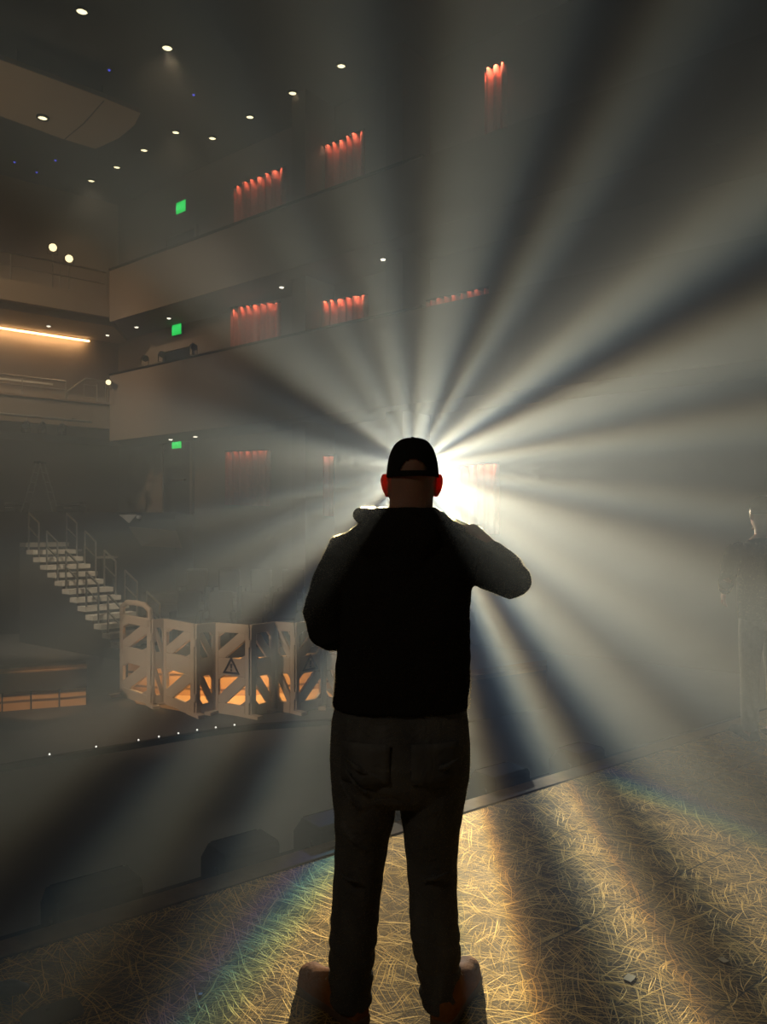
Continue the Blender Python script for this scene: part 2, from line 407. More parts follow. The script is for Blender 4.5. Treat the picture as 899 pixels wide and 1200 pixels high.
# brass-like capping on the upper side box front
struct(MB().prism([xy(side(-2.8, -.03)), xy(side(8, -.03)), xy(side(8, .2)), xy(side(-2.8, .2))], 8.803, 8.86), 'trim_4', M['black'])
struct(MB().prism([xy(side(-2.8, -.03)), xy(side(8, -.03)), xy(side(8, .2)), xy(side(-2.8, .2))], 5.853, 5.9), 'trim_5', M['black'])
def SIDE_S(px, off=.5):
    k = (px-CX)/F; a = SO+MM*off; return (a.x-k*a.y)/(D2.x-k*D2.y)
# piers dividing the boxes
for i, px_ in enumerate((350, 462)):
    s_ = SIDE_S(px_)
    for j, (za, zb) in enumerate(((4.62, 7.36), (7.92, CEIL), (HF, 3.99))):
        struct(MB().prism([xy(side(s_-.22, .5)), xy(side(s_+.22, .5)), xy(side(s_+.22, RW)), xy(side(s_-.22, RW))], za, zb), 'wall_pier_%d' % (i*3+j+1), M['plaster2'])
# rear platform of the ground floor and raked block
pf = [P(-60, 600, 17.4), P(205, 600, 18.6)]
struct(MB().prism([xy(pf[0]), xy(pf[1]), xy(side(-1, RW)), xy(side(-7, RW)), xy(rear(8, 3.9))], HF, 1.92), 'floor_platform', M['dark'])

# doors with exit signs on the recessed side wall
def on_side(px, off):
    "s on the side wall line for a photo column"
    k = (px-CX)/F; a = SO+MM*off
    # (a.x - D2.x s) = k (a.y - D2.y s)
    return (a.x-k*a.y)/(D2.x-k*D2.y)
def exit_sign(px, py, label, n):
    s_ = on_side(px, RW-.08); c = side(s_, RW-.08); z = CH+(HOR-py)/F*c.y; c.z = z
    ax = (-D2, MM, Vector((0, 0, 1)))
    r = empty('exit_sign', c, label, 'exit sign', 'green exit signs')
    mb = MB(); mb.box(c, (.44, .05, .34), ax); mb.obj('housing', M['black'], r)
    mb = MB(); mb.box(c-MM*.03, (.42, .012, .32), ax); mb.obj('lit_face', E['green'], r)
    cu = bpy.data.curves.new('t', 'FONT'); cu.body = 'EXIT'; cu.size = .2; cu.align_x = 'CENTER'; cu.align_y = 'CENTER'; cu.extrude = .003
    t = bpy.data.objects.new('t', cu); COL.objects.link(t)
    dg = bpy.context.evaluated_depsgraph_get(); me = bpy.data.meshes.new_from_object(t.evaluated_get(dg)); bpy.data.objects.remove(t)
    o = bpy.data.objects.new('lettering', me); COL.objects.link(o); me.materials.clear(); me.materials.append(E['greenletter'])
    o.parent = r; o.location = -MM*.039
    X = -D2; Z = Vector((0, 0, 1)); o.rotation_euler = Matrix((X, Z, -MM)).transposed().to_euler()
    b_ = MB(); b_.box(c+MM*.04+Vector((0, 0, .15)), (.05, .06, .1), ax); b_.obj('bracket', M['black'], r)
    # door beneath
    z1 = {1: 4.6, 2: 7.9, 3: 1.92}[n]
    d = MB(); cx = side(s_-.05, RW-.035)
    d.box(Vector((cx.x, cx.y, z1+1.04)), (1.25, .05, 2.06), ax); o = struct(d, 'door_%d' % n, M['black'])
    h = MB(); h.box(Vector((cx.x, cx.y, z1+1.0))-MM*.05-D2*.1, (.6, .04, .05), ax); h.obj('push_bar', M['steel'], o, origin=(0, 0, 0))
    fr = MB()
    for q in (-1, 1): fr.box(Vector((cx.x, cx.y, z1+1.07))-D2*(q*.68)-MM*.02, (.1, .09, 2.1), ax)
    fr.box(Vector((cx.x, cx.y, z1+2.13))-MM*.02, (1.46, .09, .09), ax); fr.obj('door_frame', M['plaster2'], o, origin=(0, 0, 0))
exit_sign(208, 386, 'green exit sign over the middle tier door', 1)
exit_sign(213, 243, 'green exit sign over the top tier door', 2)
exit_sign(208, 519, 'green exit sign over the ground floor door', 3)

# red pleated box curtains with a light slot above each
def curtain(pxa, pxb, pya, pyb, hgt, label, power, off=1.15, n=7):
    sa, sb = on_side(pxa, off), on_side(pxb, off)
    a, b_ = side(sa, off), side(sb, off)
    za = CH+(HOR-pya)/F*a.y; zb = CH+(HOR-pyb)/F*b_.y
    steps = n*16; top = []; bot = []
    for i in range(steps+1):
        f = i/steps; d = .085*math.sin(2*PI*n*f+.6*math.sin(9*f*n))+.03*math.sin(2*PI*f*2.3)
        p = a.lerp(b_, f)+MM*d; zt = za+(zb-za)*f
        top.append(Vector((p.x, p.y, zt))); bot.append(Vector((p.x, p.y, zt-hgt))+MM*(.02*math.sin(7*f*n)))
    mb = MB(); rows = 6; v = []; f_ = []
    for r in range(rows+1):
        v += [top[i].lerp(bot[i], r/rows) for i in range(steps+1)]
    for r in range(rows):
        for i in range(steps): f_.append([r*(steps+1)+i, r*(steps+1)+i+1, (r+1)*(steps+1)+i+1, (r+1)*(steps+1)+i])
    mb.add(v, f_)
    c = (a+b_)/2; c.z = (za+zb)/2-hgt
    o = empty('box_curtain', c, label, 'curtain', 'red box curtains')
    k = mb.obj('curtain', M['red'], o, smooth=True)
    so = k.modifiers.new('t', 'SOLIDIFY'); so.thickness = .012
    rl = MB(); rl.tube([a+Vector((0, 0, za+.03)), b_+Vector((0, 0, zb+.03))], .025, 8); rl.obj('curtain_rail', M['black'], o)
    L = bpy.data.lights.new('curtain_lamp', 'AREA'); L.shape = 'RECTANGLE'; L.size = (b_-a).length*.95; L.size_y = .05; L.energy = power*.5; L.color = (1, .5, .32); L.spread = math.radians(110)
    lo = bpy.data.objects.new('curtain_lamp', L); COL.objects.link(lo)
    mid = (a+b_)/2-MM*.085; mid.z = (za+zb)/2+.02
    X = (b_-a).normalized(); Zl = Vector((0, 0, 1))*.97-MM*.12; Zl.normalize(); Yl = Zl.cross(X).normalized(); X = Yl.cross(Zl)
    lo.matrix_world = Matrix.Translation(mid) @ Matrix((X, Yl, Zl)).transposed().to_4x4()
curtain(270, 328, 362, 355, 1.6, 'red pleated curtain lit from above in the middle tier box, left one', 7)
curtain(366, 430, 357, 346, 1.6, 'red pleated curtain lit from above in the middle tier box above the man', 9)
curtain(500, 572, 354, 338, 1.3, 'dim red curtain in the middle tier box right of the man\'s cap', 1.2, n=8)
curtain(274, 334, 221, 197, 1.5, 'red pleated curtain lit from above in the top tier, left one', 7)
curtain(372, 427, 178, 153, 1.5, 'red pleated curtain lit from above in the top tier, middle one', 7)
curtain(568, 592, 84, 74, 1.5, 'short red curtain high in the top tier right of the light beams', 8, n=3)
curtain(264, 316, 530, 528, 1.4, 'red curtain in the ground tier box left of the man, faint in haze', 2)
curtain(362, 392, 536, 535, 1.4, 'faint red curtain in the ground tier box close left of the man\'s cap', 1.5, n=4)
curtain(520, 584, 547, 544, 1.4, 'red curtain in the ground tier box just right of the man\'s head', 9)

# ceiling: hung panel, downlights, blue pin lights
p0 = [(0-60, 45), (0, 70), (60, 92), (120, 114), (165, 133), (158, 147), (140, 162), (112, 175), (70, 162), (0, 136), (-60, 118)]
mb = MB(); mb.ext([PZ(x, y, 11.0) for x, y in p0], (0, 0, .12))
o = empty('ceiling_panel', PZ(40, 110, 11.0), 'large beige curved panel hung below the dark ceiling, top left', 'ceiling panel')
bev(mb.obj('panel', M['cloud'], o), .02)
sm = MB(); sm.tube([PZ(122, 118, 10.995), PZ(98, 145, 10.995), PZ(76, 163, 10.995)], .012, 6); sm.obj('seam', M['dark'], o)
rod = MB()
for x, y in ((20, 90), (20, 130), (120, 130)): q = PZ(x, y, 11.06); rod.tube([q, Vector((q.x, q.y, CEIL))], .012, 6)
rod.obj('hanger', M['black'], o)
DL = [((96, 12), 'near the top left corner'), ((196, 55), 'right of the beige panel'), ((400, 76), 'highest of the diagonal row'), ((343, 108), 'second of the diagonal row'), ((293, 136), 'third of the diagonal row'),
      ((249, 161), 'fourth of the diagonal row'), ((206, 154), 'just above the diagonal row'), ((169, 175), 'below the tip of the beige panel'), ((137, 195), 'third from the low end of the far row'),
      ((107, 211), 'second from the low end of the far row'), ((79, 228), 'lowest and farthest of the far row')]
def downlight(c, label, r=.11, lamp=0):
    o = empty('ceiling_light', c, label, 'downlight', 'round ceiling downlights')
    d = MB(); d.tube([c+Vector((0, 0, .0)), c+Vector((0, 0, -.02))], r, 24); d.obj('diffuser', E['down'], o)
    R = []
    for i in range(28):
        a = 2*PI*i/28; u = Vector((math.cos(a), math.sin(a), 0))
        R.append([c+u*(r+.004), c+u*(r+.04), c+u*(r+.035)+Vector((0, 0, -.045)), c+u*(r+.004)+Vector((0, 0, -.045))])
    R.append(R[0]); rg = MB(); rg.rings(R, False); rg.obj('trim_ring', M['black'], o)
    if lamp:
        L = bpy.data.lights.new('downlight_lamp', 'SPOT'); L.energy = lamp; L.color = (1, .78, .5); L.spot_size = math.radians(110); L.spot_blend = .9; L.shadow_soft_size = .1
        lo = bpy.data.objects.new('downlight_lamp', L); COL.objects.link(lo); lo.location = c+Vector((0, 0, -.08))
for i, ((x, y), t) in enumerate(DL):
    downlight(PZ(x, y, CEIL), 'small round warm ceiling downlight '+t, .10 if i < 2 else .085, {1: 60, 6: 50, 9: 80}.get(i, 0))
c = PZ(50, 137, 10.995); downlight(c, 'round warm downlight set in the beige hung panel', .1, 0)
for (x, y), t in (((128, 81), 'nearest the top of the photo'), ((227, 110), 'right of the beige panel'), ((17, 189), 'near the left edge under the panel'), ((43, 201), 'under the panel, lowest'), ((65, 187), 'under the panel, rightmost')):
    c = PZ(x, y, CEIL)
    o = empty('pin_light', c, 'tiny blue pin light in the ceiling, '+t, 'pin light', 'tiny blue pin lights in the ceiling')
    d = MB(); d.ball(c+Vector((0, 0, -.02)), .028, 10, 6); d.obj('bulb', E['blue'], o, True)
    d = MB(); d.tube([c, c+Vector((0, 0, -.02))], .05, 12); d.obj('base', M['black'], o)

# cove strip under the upper rear balcony
a, b_ = rear(-.1, RO-.06, 7.22), rear(12, RO-.06, 7.24)
mb = MB(); mb.ext([a, b_, b_+Vector((0, 0, .05)), a+Vector((0, 0, .05))], -NN*.03)
tag(mb.obj('cove_light', E['cove'], origin=a), 'long warm cove light strip washing the wall under the upper balcony', 'strip light')
# small soffit lamps
def soffit_lamp(px, py, p, label):
    o = empty('soffit_lamp', p, label, 'lamp', 'small lamps under the balconies')
    d = MB(); d.tube([p, p+Vector((0, 0, -.03))], [.06, .05], 14); d.obj('lens', E['small'], o)
    d = MB(); d.tube([p+Vector((0, 0, .001)), p+Vector((0, 0, -.012))], .09, 14); d.obj('trim_ring', M['black'], o)
for px, z, t in ((57, 7.32, 'left one above the cove lit wall'), (126, 7.32, 'beside the wall corner')):
    # on the soffit of the upper rear balcony, midway between front and wall
    k = (px-CX)/F; bs = rear(0, 1.3); s_ = (bs.x-k*bs.y)/(T.x-k*T.y); soffit_lamp(px, 0, rear(s_, 1.3, z), 'small soffit lamp under the upper rear balcony, '+t)
for px, z, t in ((160, 7.38, 'upper tier, left of the exit sign'), (198, 7.38, 'upper tier, beside the exit sign'), (330, 7.38, 'upper tier, between the red curtains'), (449, 7.38, 'upper tier, above the man'), (200, 4.01, 'lower tier, at the ground floor exit sign'), (229, 4.01, 'lower tier, right of the exit sign')):
    s_ = on_side(px, .8); soffit_lamp(px, 0, side(s_, .8, z), 'small lamp under a side box of the '+t)

# railing along the rear balconies and the top box fronts
def rail(pts, z, hgt, label, gl=True, posts=8):
    c = Vector(pts[0]); c.z = z
    o = empty('railing', c, label, 'railing')
    a, b_ = Vector(pts[0]), Vector(pts[1])
    up = Vector((0, 0, 1))
    t = MB(); t.tube([Vector((a.x, a.y, z+hgt)), Vector((b_.x, b_.y, z+hgt))], .03, 8); t.obj('handrail', M['steel'], o)
    t = MB(); t.tube([Vector((a.x, a.y, z+hgt*.55)), Vector((b_.x, b_.y, z+hgt*.55))], .014, 8); t.obj('mid_rail', M['steel'], o)
    for i in range(posts+1):
        q = a.lerp(b_, i/posts); t = MB(); t.tube([Vector((q.x, q.y, z)), Vector((q.x, q.y, z+hgt))], .018, 8); t.obj('post', M['steel'], o)
rail((rear(1.15, .15), rear(10, .15)), 5.07, .5, 'steel railing on the lower rear balcony front')
rail((rear(.05, .15), rear(10, .15)), 8.05, .75, 'steel railing on the upper rear balcony front')
# raised gate-like rail at the corner of the lower balcony
c = rear(.1, .15, 5.07); o = empty('stair_rail', c, 'bent steel stair rail at the corner of the lower rear balcony', 'railing')
t = MB(); t.tube([rear(1.1, .15, 5.3), rear(.62, .15, 5.72), rear(.1, .15, 5.72), rear(.06, .15, 5.70), rear(.06, .15, 5.07)], .022, 8); t.obj('handrail', M['steel'], o)
t = MB(); t.tube([rear(.66, .15, 5.55), rear(.3, .15, 5.55), rear(.3, .15, 5.2), rear(.66, .15, 5.2), rear(.66, .15, 5.55)], .013, 8); t.obj('mid_rail', M['steel'], o)
for u in (1.1, .3): t = MB(); t.tube([rear(u, .15, 5.07), rear(u, .15, 5.6 if u < 1 else 5.3)], .018, 8); t.obj('post', M['steel'], o)
# pale strip added as the highlight of the lit handrail
tag(MB().ext([rear(1.2, 1.2, 5.62), rear(3.0, 1.2, 5.62), rear(3.0, 1.26, 5.62), rear(1.2, 1.26, 5.62)], (0, 0, .05)).obj('rail_highlight', M['white'], origin=rear(1.2, 1.2, 4.6)), 'pale strip added as the bright highlight of the lower balcony handrail', 'shelf')

# theatre spotlights
def spotlight(c, aim, label, group, stand=None, r=.11, em='lens'):
    d = (Vector(aim)-c).normalized()
    o = empty('theatre_spotlight', c, label, 'stage light', group)
    b = MB(); b.tube([c-d*.34, c-d*.26, c-d*.02, c], [r*.6, r, r*1.05, r*1.05], 18); b.obj('housing', M['black'], o)
    l = MB(); l.tube([c+d*.001, c+d*.012], r*.92, 18); l.obj('lens', E[em], o)
    sx = d.cross(Vector((0, 0, 1))).normalized(); y = MB()
    y.tube([c-d*.15+sx*r*1.15, c-d*.15+sx*r*1.2+Vector((0, 0, -.2)), c-d*.15-sx*r*1.2+Vector((0, 0, -.2)), c-d*.15-sx*r*1.15], .012, 6); y.obj('yoke', M['black'], o)
    if stand:
        s_ = MB(); q = c-d*.15+Vector((0, 0, -.2)); s_.tube([q, Vector((q.x, q.y, stand))], .02, 8); s_.obj('pole', M['steel'], o)
    return o
spotlight(P(62, 290, 21), (0, 3, 1), 'lit spotlight on a pole over the upper rear balcony, higher of the two', 'lit balcony spotlights', 8.05)
spotlight(P(81, 303, 21.3), (0, 3, 1), 'lit spotlight over the upper rear balcony, lower of the two', 'lit balcony spotlights', 8.05)
spotlight(P(127, 448, 21.3), (0, 3, 1), 'small lit lamp at the corner of the lower balcony railing', 'lit balcony spotlights', 5.07, r=.075)
# pipe with unlit fixtures below the lower rear balcony front
pa, pb = rear(.6, -.35, 4.45), rear(6, -.35, 4.5)
o = empty('lighting_pipe', (pa+pb)/2, 'horizontal lighting pipe with brackets below the lower rear balcony front', 'pipe')
t = MB(); t.tube([pa, pb], .035, 8); t.obj('pipe', M['steel'], o)
for u in (1.0, 2.6, 4.2): t = MB(); t.tube([rear(u, -.35, 4.47), rear(u, .0, 4.55)], .02, 6); t.obj('bracket', M['black'], o)
for i, u in enumerate((1.4, 1.9, 2.3)):
    q = rear(u, -.35, 4.25); spotlight(q+Vector((0, 0, -.05)), q+Vector((.3, -1, -.5)), 'unlit black spotlight hung on the pipe, %s' % ('rightmost', 'middle', 'leftmost')[i], 'unlit spotlights on the pipe', 4.44, r=.08, em='small').children[1].data.materials[0] = M['glass']
# fixtures on the middle tier side front
for i, px in enumerate((165, 185, 222)):
    s_ = on_side(px, -.1); q = side(s_, .05, 6.12); spotlight(q, (2, 3, 1), 'small black spotlight on the middle side box front, %s' % ('nearest the corner', 'left of the door', 'right of the door')[i], 'spotlights on the middle side box', 5.9, r=.08, em='small').children[1].data.materials[0] = M['glass']

# ------------------------------------------------------------------ stairs on the left
SB = P(150, 778, 14.0); SB.z = HF
run, rise, NS, wid = .285, .152, 14, .95
mb = MB()
prof = [(0, HF)]
for i in range(NS): prof += [(i*run, HF+(i+1)*rise), ((i+1)*run, HF+(i+1)*rise)]
prof.append((NS*run, HF))
tops = []
r = empty('staircase', SB, 'aisle stairs with pale treads climbing left beside the white barrier', 'stairs')
mb.ext([Vector((SB.x, SB.y, z))+D2*u for u, z in prof], MM*wid); mb.obj('stringer', M['dark'], r)
for i in range(NS):
    t = MB(); q = SB+D2*(i*run-.02)-MM*.01; q.z = HF+(i+1)*rise-.09
    t.ext([q, q+D2*(run*.96), q+D2*(run*.96)+MM*(wid+.02), q+MM*(wid+.02)], (0, 0, .094)); t.obj('tread', M['step'], r)
for j, off in enumerate((.04, wid-.06)):
    for k in range(5):
        i0 = 1+k*2.6; u0 = i0*run; u1 = u0+.42
        q0 = SB+D2*u0+MM*off; q1 = SB+D2*u1+MM*off
        z0 = HF+int(i0+1)*rise; z1 = HF+int(u1/run+1)*rise
        hb = HF+rise*(i0+1)
        t = MB()
        t.tube([Vector((q0.x, q0.y, hb+.66)), Vector((q1.x, q1.y, hb+.66+(u1-u0)/run*rise))], .02, 8)
        t.tube([Vector((q0.x, q0.y, hb+.34)), Vector((q1.x, q1.y, hb+.34+(u1-u0)/run*rise))], .016, 8)
        t.tube([Vector((q0.x, q0.y, z0-.02)), Vector((q0.x, q0.y, hb+.66))], .02, 8)
        t.tube([Vector((q1.x, q1.y, z1-.02)), Vector((q1.x, q1.y, hb+.66+(u1-u0)/run*rise))], .02, 8)
        t.obj('handrail', M['steel'], r)
# ladder and cases on the rear platform
c = P(47, 600, 17.95); c.z = 1.92
o = empty('step_ladder', c, 'small A-frame step ladder on the dark rear platform at the left', 'ladder')
for s_ in (-1, 1):
    t = MB()
    for q in (-.12, .12): t.tube([c+Vector((s_*.36, q*1.4, 0)), c+Vector((s_*.04, q, 1.15))], .018, 8)
    for k in range(1, 5):
        f = k/5; x = s_*(.36-.32*f); t.box(c+Vector((x, 0, 1.15*f)), (.06, .3, .02))
    t.obj('frame', M['steel'], o)
t = MB(); t.box(c+Vector((0, 0, 1.15)), (.16, .3, .04)); t.obj('top', M['dark'], o)
def case(px, w, h, label):
    c = P(px, 600, 17.9); c.z = 1.92; o = empty('flight_case', c, label, 'case', 'dark cases on the rear platform')
    t = MB(); t.box(c+Vector((0, 0, h*.32)), (w, .4, h*.62)); bev(t.obj('body', M['black'], o), .02)
    t = MB(); t.box(c+Vector((0, 0, h*.82)), (w, .4, h*.34)); bev(t.obj('lid', M['black'], o), .02)
    t = MB(); t.tube([c+Vector((-.08, -.21, h*.4)), c+Vector((-.08, -.25, h*.4)), c+Vector((.08, -.25, h*.4)), c+Vector((.08, -.21, h*.4))], .01, 6); t.obj('handle', M['steel'], o)
case(16, .26, .24, 'small black case left of the step ladder')
case(84, .55, .22, 'wide black case right of the step ladder')
# white pennant and pale board below the platform edge
q = P(152, 604, 17.6); tag(MB().ext([P(139, 603, 17.9), P(160, 603, 17.9), P(151, 613, 17.9)], (0, .04, 0)).obj('pennant', M['white'], origin=q), 'white triangular cloth hanging over the dark platform edge', 'cloth')
q = P(163, 606, 17.8); mb = MB(); mb.ball(q, (.07, .05, .05)); tag(mb.obj('floodlight', M['white'], origin=q), 'small pale round lamp beside the white triangular cloth', 'lamp')
q = P(175, 640, 16.2); tag(bev(MB().ext([P(150, 617, 16.2), P(205, 622, 16.6), P(212, 642, 16.6), P(166, 640, 16.2)], (.02, .06, 0)).obj('notice_board', M['plaster'], origin=q), .01), 'pale slanted board in the haze below the white triangular cloth', 'board')
for (x0, x1, y), t in (((73, 93, 645), 'left'), ((115, 136, 653), 'right')):
    Y = 17.4 if x0 < 100 else 17.6; c = P((x0+x1)/2, y, Y)
    o = empty('side_table', Vector((c.x, c.y, c.z-.7)), 'narrow pale topped table among the dark seating, %s one' % t, 'table', 'narrow tables in the seating')
    m_ = MB(); m_.box(c, ((x1-x0)/F*Y, .3, .05)); m_.obj('tabletop', M['step'], o)
    for s_ in (-1, 1):
        m_ = MB(); m_.tube([c+Vector((s_*.14, 0, -.02)), c+Vector((s_*.14, 0, -.7))], .02, 6); m_.obj('leg', M['black'], o)
# raked blocks the tables and seats stand on
rk = MB()
for k in range(5):
    a0 = P(60, 700, 14.6+k*.85); a1 = P(420, 700, 14.0+k*.85); a0 = a0.lerp(a1, .3)
    rk.prism([(a0.x, a0.y), (a1.x, a1.y), (a1.x+.3, a1.y+.9), (a0.x, a0.y+.9)], HF, HF+.25+.17*k)
struct(rk, 'floor_rake', M['house'])
# rows of dark seats
def seat_proto(c, label):
    o = empty('auditorium_chair', c, label, 'seat', 'dark theatre seats, nearer row')
    t = MB(); t.box((0, .0, .42), (.46, .42, .1)); s1 = bev(t.obj('seat', M['seat'], origin=(0, 0, 0)), .03); s1.parent = o
    t = MB(); t.box((0, .24, .66), (.46, .09, .62)); s1 = bev(t.obj('backrest', M['seat'], origin=(0, 0, 0)), .04); s1.parent = o
    for s_ in (-1, 1):
        t = MB(); t.box((s_*.26, .05, .3), (.05, .4, .6)); s1 = bev(t.obj('armrest', M['black'], origin=(0, 0, 0)), .015); s1.parent = o
    return o
proto = None
for row in range(2):
    for i in range(5):
        px = 218+i*38+row*10; Y = 14.95-.0*i+row*.85*2; k = row*2
        f = (px-60)/360; Y = (14.6-.6*f)+k*.85+.42
        c = P(px, 700, Y); c.z = HF+.25+.17*k
        lab = 'dark theatre seat in the %s hazy row beyond the barrier' % ('nearer', 'farther')[row]
        if proto is None: proto = seat_proto(c, lab)
        else:
            n_ = proto.copy(); COL.objects.link(n_); n_.location = c; n_['label'] = lab; n_['group'] = 'dark theatre seats, %s row' % ('nearer', 'farther')[row]
            for ch in proto.children:
                d = ch.copy(); COL.objects.link(d); d.parent = n_

# ------------------------------------------------------------------ pit front, boards, barrier
# low board wall lit warm behind the barrier
pts = [(150, 812), (200, 816), (260, 818), (320, 815), (380, 808), (430, 800)]
W_ = [PZ(x, y, HF) for x, y in pts]
mb = MB(); v = []
R = []
for p in W_:
    R.append([Vector((p.x, p.y, HF)), Vector((p.x, p.y, HF+.55)), Vector((p.x, p.y+.12, HF+.55)), Vector((p.x, p.y+.12, HF))])
mb.rings(R); struct(mb, 'wall_pit', M['boards'])
struct(MB().prism([xy(PZ(x, y, HF)) for x, y in ((160, 825), (215, 834), (300, 835), (400, 826))]+[(W_[k].x, W_[k].y) for k in (4, 3, 2, 1, 0)], HF+.002, HF+.02), 'floor_pit_platform', M['boards'])
# left: dark parapet with lit wood strip beneath its lip
a, b_ = PZ(-70, 842, HF+.0), PZ(102, 828, HF+.0)
dv = (b_-a).normalized(); nv = Vector((-dv.y, dv.x, 0))
struct(MB().prism([xy(a), xy(b_), xy(b_+nv*.6), xy(a+nv*.6)], HF+.26, HF+.52), 'wall_parapet', M['dark'])
struct(MB().prism([xy(a-nv*.03), xy(b_-nv*.03), xy(b_+nv*.2), xy(a+nv*.2)], HF+.522, HF+.55), 'trim_6', M['edge'])
mb = MB(); n3 = 5
for k in range(n3):
    p0_, p1_ = a.lerp(b_, k/n3+.006), a.lerp(b_, (k+1)/n3-.006)
    mb.prism([xy(p0_+nv*.12), xy(p1_+nv*.12), xy(p1_+nv*.2), xy(p0_+nv*.2)], HF, HF+.255)
struct(mb, 'wall_riser', M['boards'])
# low ledge right of the man
a2, b2 = P(545, 797, 9.6), P(640, 786, 10.4)
struct(MB().prism([xy(a2), xy(b2), (b2.x+.1, b2.y+.4), (a2.x+.1, a2.y+.4)], HF, HF+.52), 'wall_ledge', M['dark'])
struct(MB().prism([xy(a2+Vector((0, -.03, 0))), xy(b2+Vector((0, -.03, 0))), (b2.x+.1, b2.y+.43), (a2.x+.1, a2.y+.43)], HF+.522, HF+.58), 'trim_7', M['edge'])
# kerb with small edge lights
kp = [(-40, 905), (10, 896), (56, 888), (111, 879), (161, 871), (208, 863), (252, 856), (300, 850), (360, 846), (420, 842), (520, 836), (640, 822)]
R = []
for x, y in kp:
    p = PZ(x, y, HF+.06); R.append([Vector((p.x, p.y, HF)), Vector((p.x, p.y, HF+.06)), Vector((p.x, p.y+.1, HF+.06)), Vector((p.x, p.y+.1, HF))])
mb = MB(); mb.rings(R); struct(mb, 'trim_8', M['black'])
dots = [(56, 887), (111, 878), (161, 870), (185, 866), (208, 862), (230, 858), (252, 855), (274, 852)]
words_ = ['first from the left', 'second from the left', 'third from the left', 'fourth from the left', 'fifth from the left', 'sixth from the left', 'seventh from the left', 'last before the man']
for (x, y), w_ in zip(dots, words_):
    p = PZ(x, y, HF+.06); p.y += .04
    o = empty('edge_light', p, 'tiny white marker light on the pit kerb, '+w_, 'marker light', 'tiny lights along the pit kerb')
    d = MB(); d.ball(p+Vector((0, 0, .016)), .011, 8, 6); d.obj('bulb', E['led'], o, True)
    d = MB(); d.tube([p, p+Vector((0, 0, .008))], .02, 10); d.obj('base', M['black'], o)

# the folding plastic safety barrier
zig = [(142, 815, 0), (178, 828, 0), (193, 826, 1), (229, 839, 0), (253, 835, 1), (293, 841, 0), (322, 833, 1), (346, 836, 0), (378, 829, 0), (402, 829, 1), (432, 828, 0)]
ZP = [PZ(x, y, HF) for x, y, k in zig]
BH = 1.19
root = empty('safety_barrier', ZP[5], 'long folding cream plastic safety barrier with diagonal cut-outs and warning triangles', 'barrier')
def panel(i):
    a, b_ = ZP[i], ZP[i+1]; w = (b_-a).length; x = (b_-a)/w; nrm = Vector((x.y, -x.x, 0))
    wide = i in (0, 2, 4, 7, 9)
    up = Vector((0, 0, 1)); th = .05
    def pt(u, v): return a+x*(u*w)+up*(v*BH)
    mb = MB()
    def poly(ps): mb.ext([pt(u, v)+nrm*th/2 for u, v in ps], -nrm*th)
    m = .11 if wide else .2
    poly([(0, .03), (m, .0), (m, .97), (.0, .97)]); poly([(1-m, 0), (1, .03), (1, .97), (1-m, .97)])
    poly([(m, .0), (1-m, .0), (1-m, .12), (m, .12)]); poly([(m, .43), (1-m, .43), (1-m, .62), (m, .62)])
    poly([(0, .90), (1, .90), (.98, 1), (.02, 1)])
    for v0, v1 in ((.12, .43), (.62, .90)):
        def q(u, v): return ((m+(1-2*m)*u) if wide else (1-m-(1-2*m)*u), v0+(v1-v0)*v)
        poly([q(0, 0), q(.26, 0), q(1, .74), q(1, 1), q(.74, 1), q(0, .26)])           # the diagonal
        poly([q(0, .82), q(.22, 1), q(0, 1)]); poly([q(1, .18), q(.78, 0), q(1, 0)])       # chamfered corners
    if i == 0:                                                     # end panel carries a loop handle
        h = [pt(.04, .99), pt(.06, 1.1), pt(.22, 1.15), pt(.5, 1.16), pt(.78, 1.15), pt(.94, 1.1), pt(.96, .99)]
        mb.tube(h, .04, 10)
    o = bev(mb.obj('panel', M['plastic'], root), .008)
    for vv in (.2, .8):
        h = MB(); h.tube([b_+up*(vv*BH-.05), b_+up*(vv*BH+.05)], .03, 8); h.obj('hinge', M['plastic'], o, origin=parent_loc(o))
    ft = MB(); ft.box(a+x*.02*w+up*.02, (.1, .35, .04), (x, nrm, up)); ft.obj('foot', M['plastic'], root)
    if i in (4, 7):
        s_ = MB()
        def tp(u, v): return a+x*(w*.5)+x*u+up*(BH*.455+v)+nrm*(th/2+.003)
        A = [tp(-.14, 0), tp(.14, 0), tp(0, .22)]; B_ = [tp(-.095, .025), tp(.095, .025), tp(0, .17)]
        for k in range(3):
            s_.ext([A[k], A[(k+1) % 3], B_[(k+1) % 3], B_[k]], nrm*.004)
        s_.ext([tp(-.012, .07), tp(.012, .07), tp(.02, .13), tp(-.02, .13)], nrm*.004); s_.ext([tp(-.014, .036), tp(.014, .036), tp(.014, .058), tp(-.014, .058)], nrm*.004)
        q = s_.obj('warning_triangle', M['sign'], o, origin=parent_loc(o)); q['label'] = 'dark warning triangle'
for i in range(len(ZP)-1): panel(i)

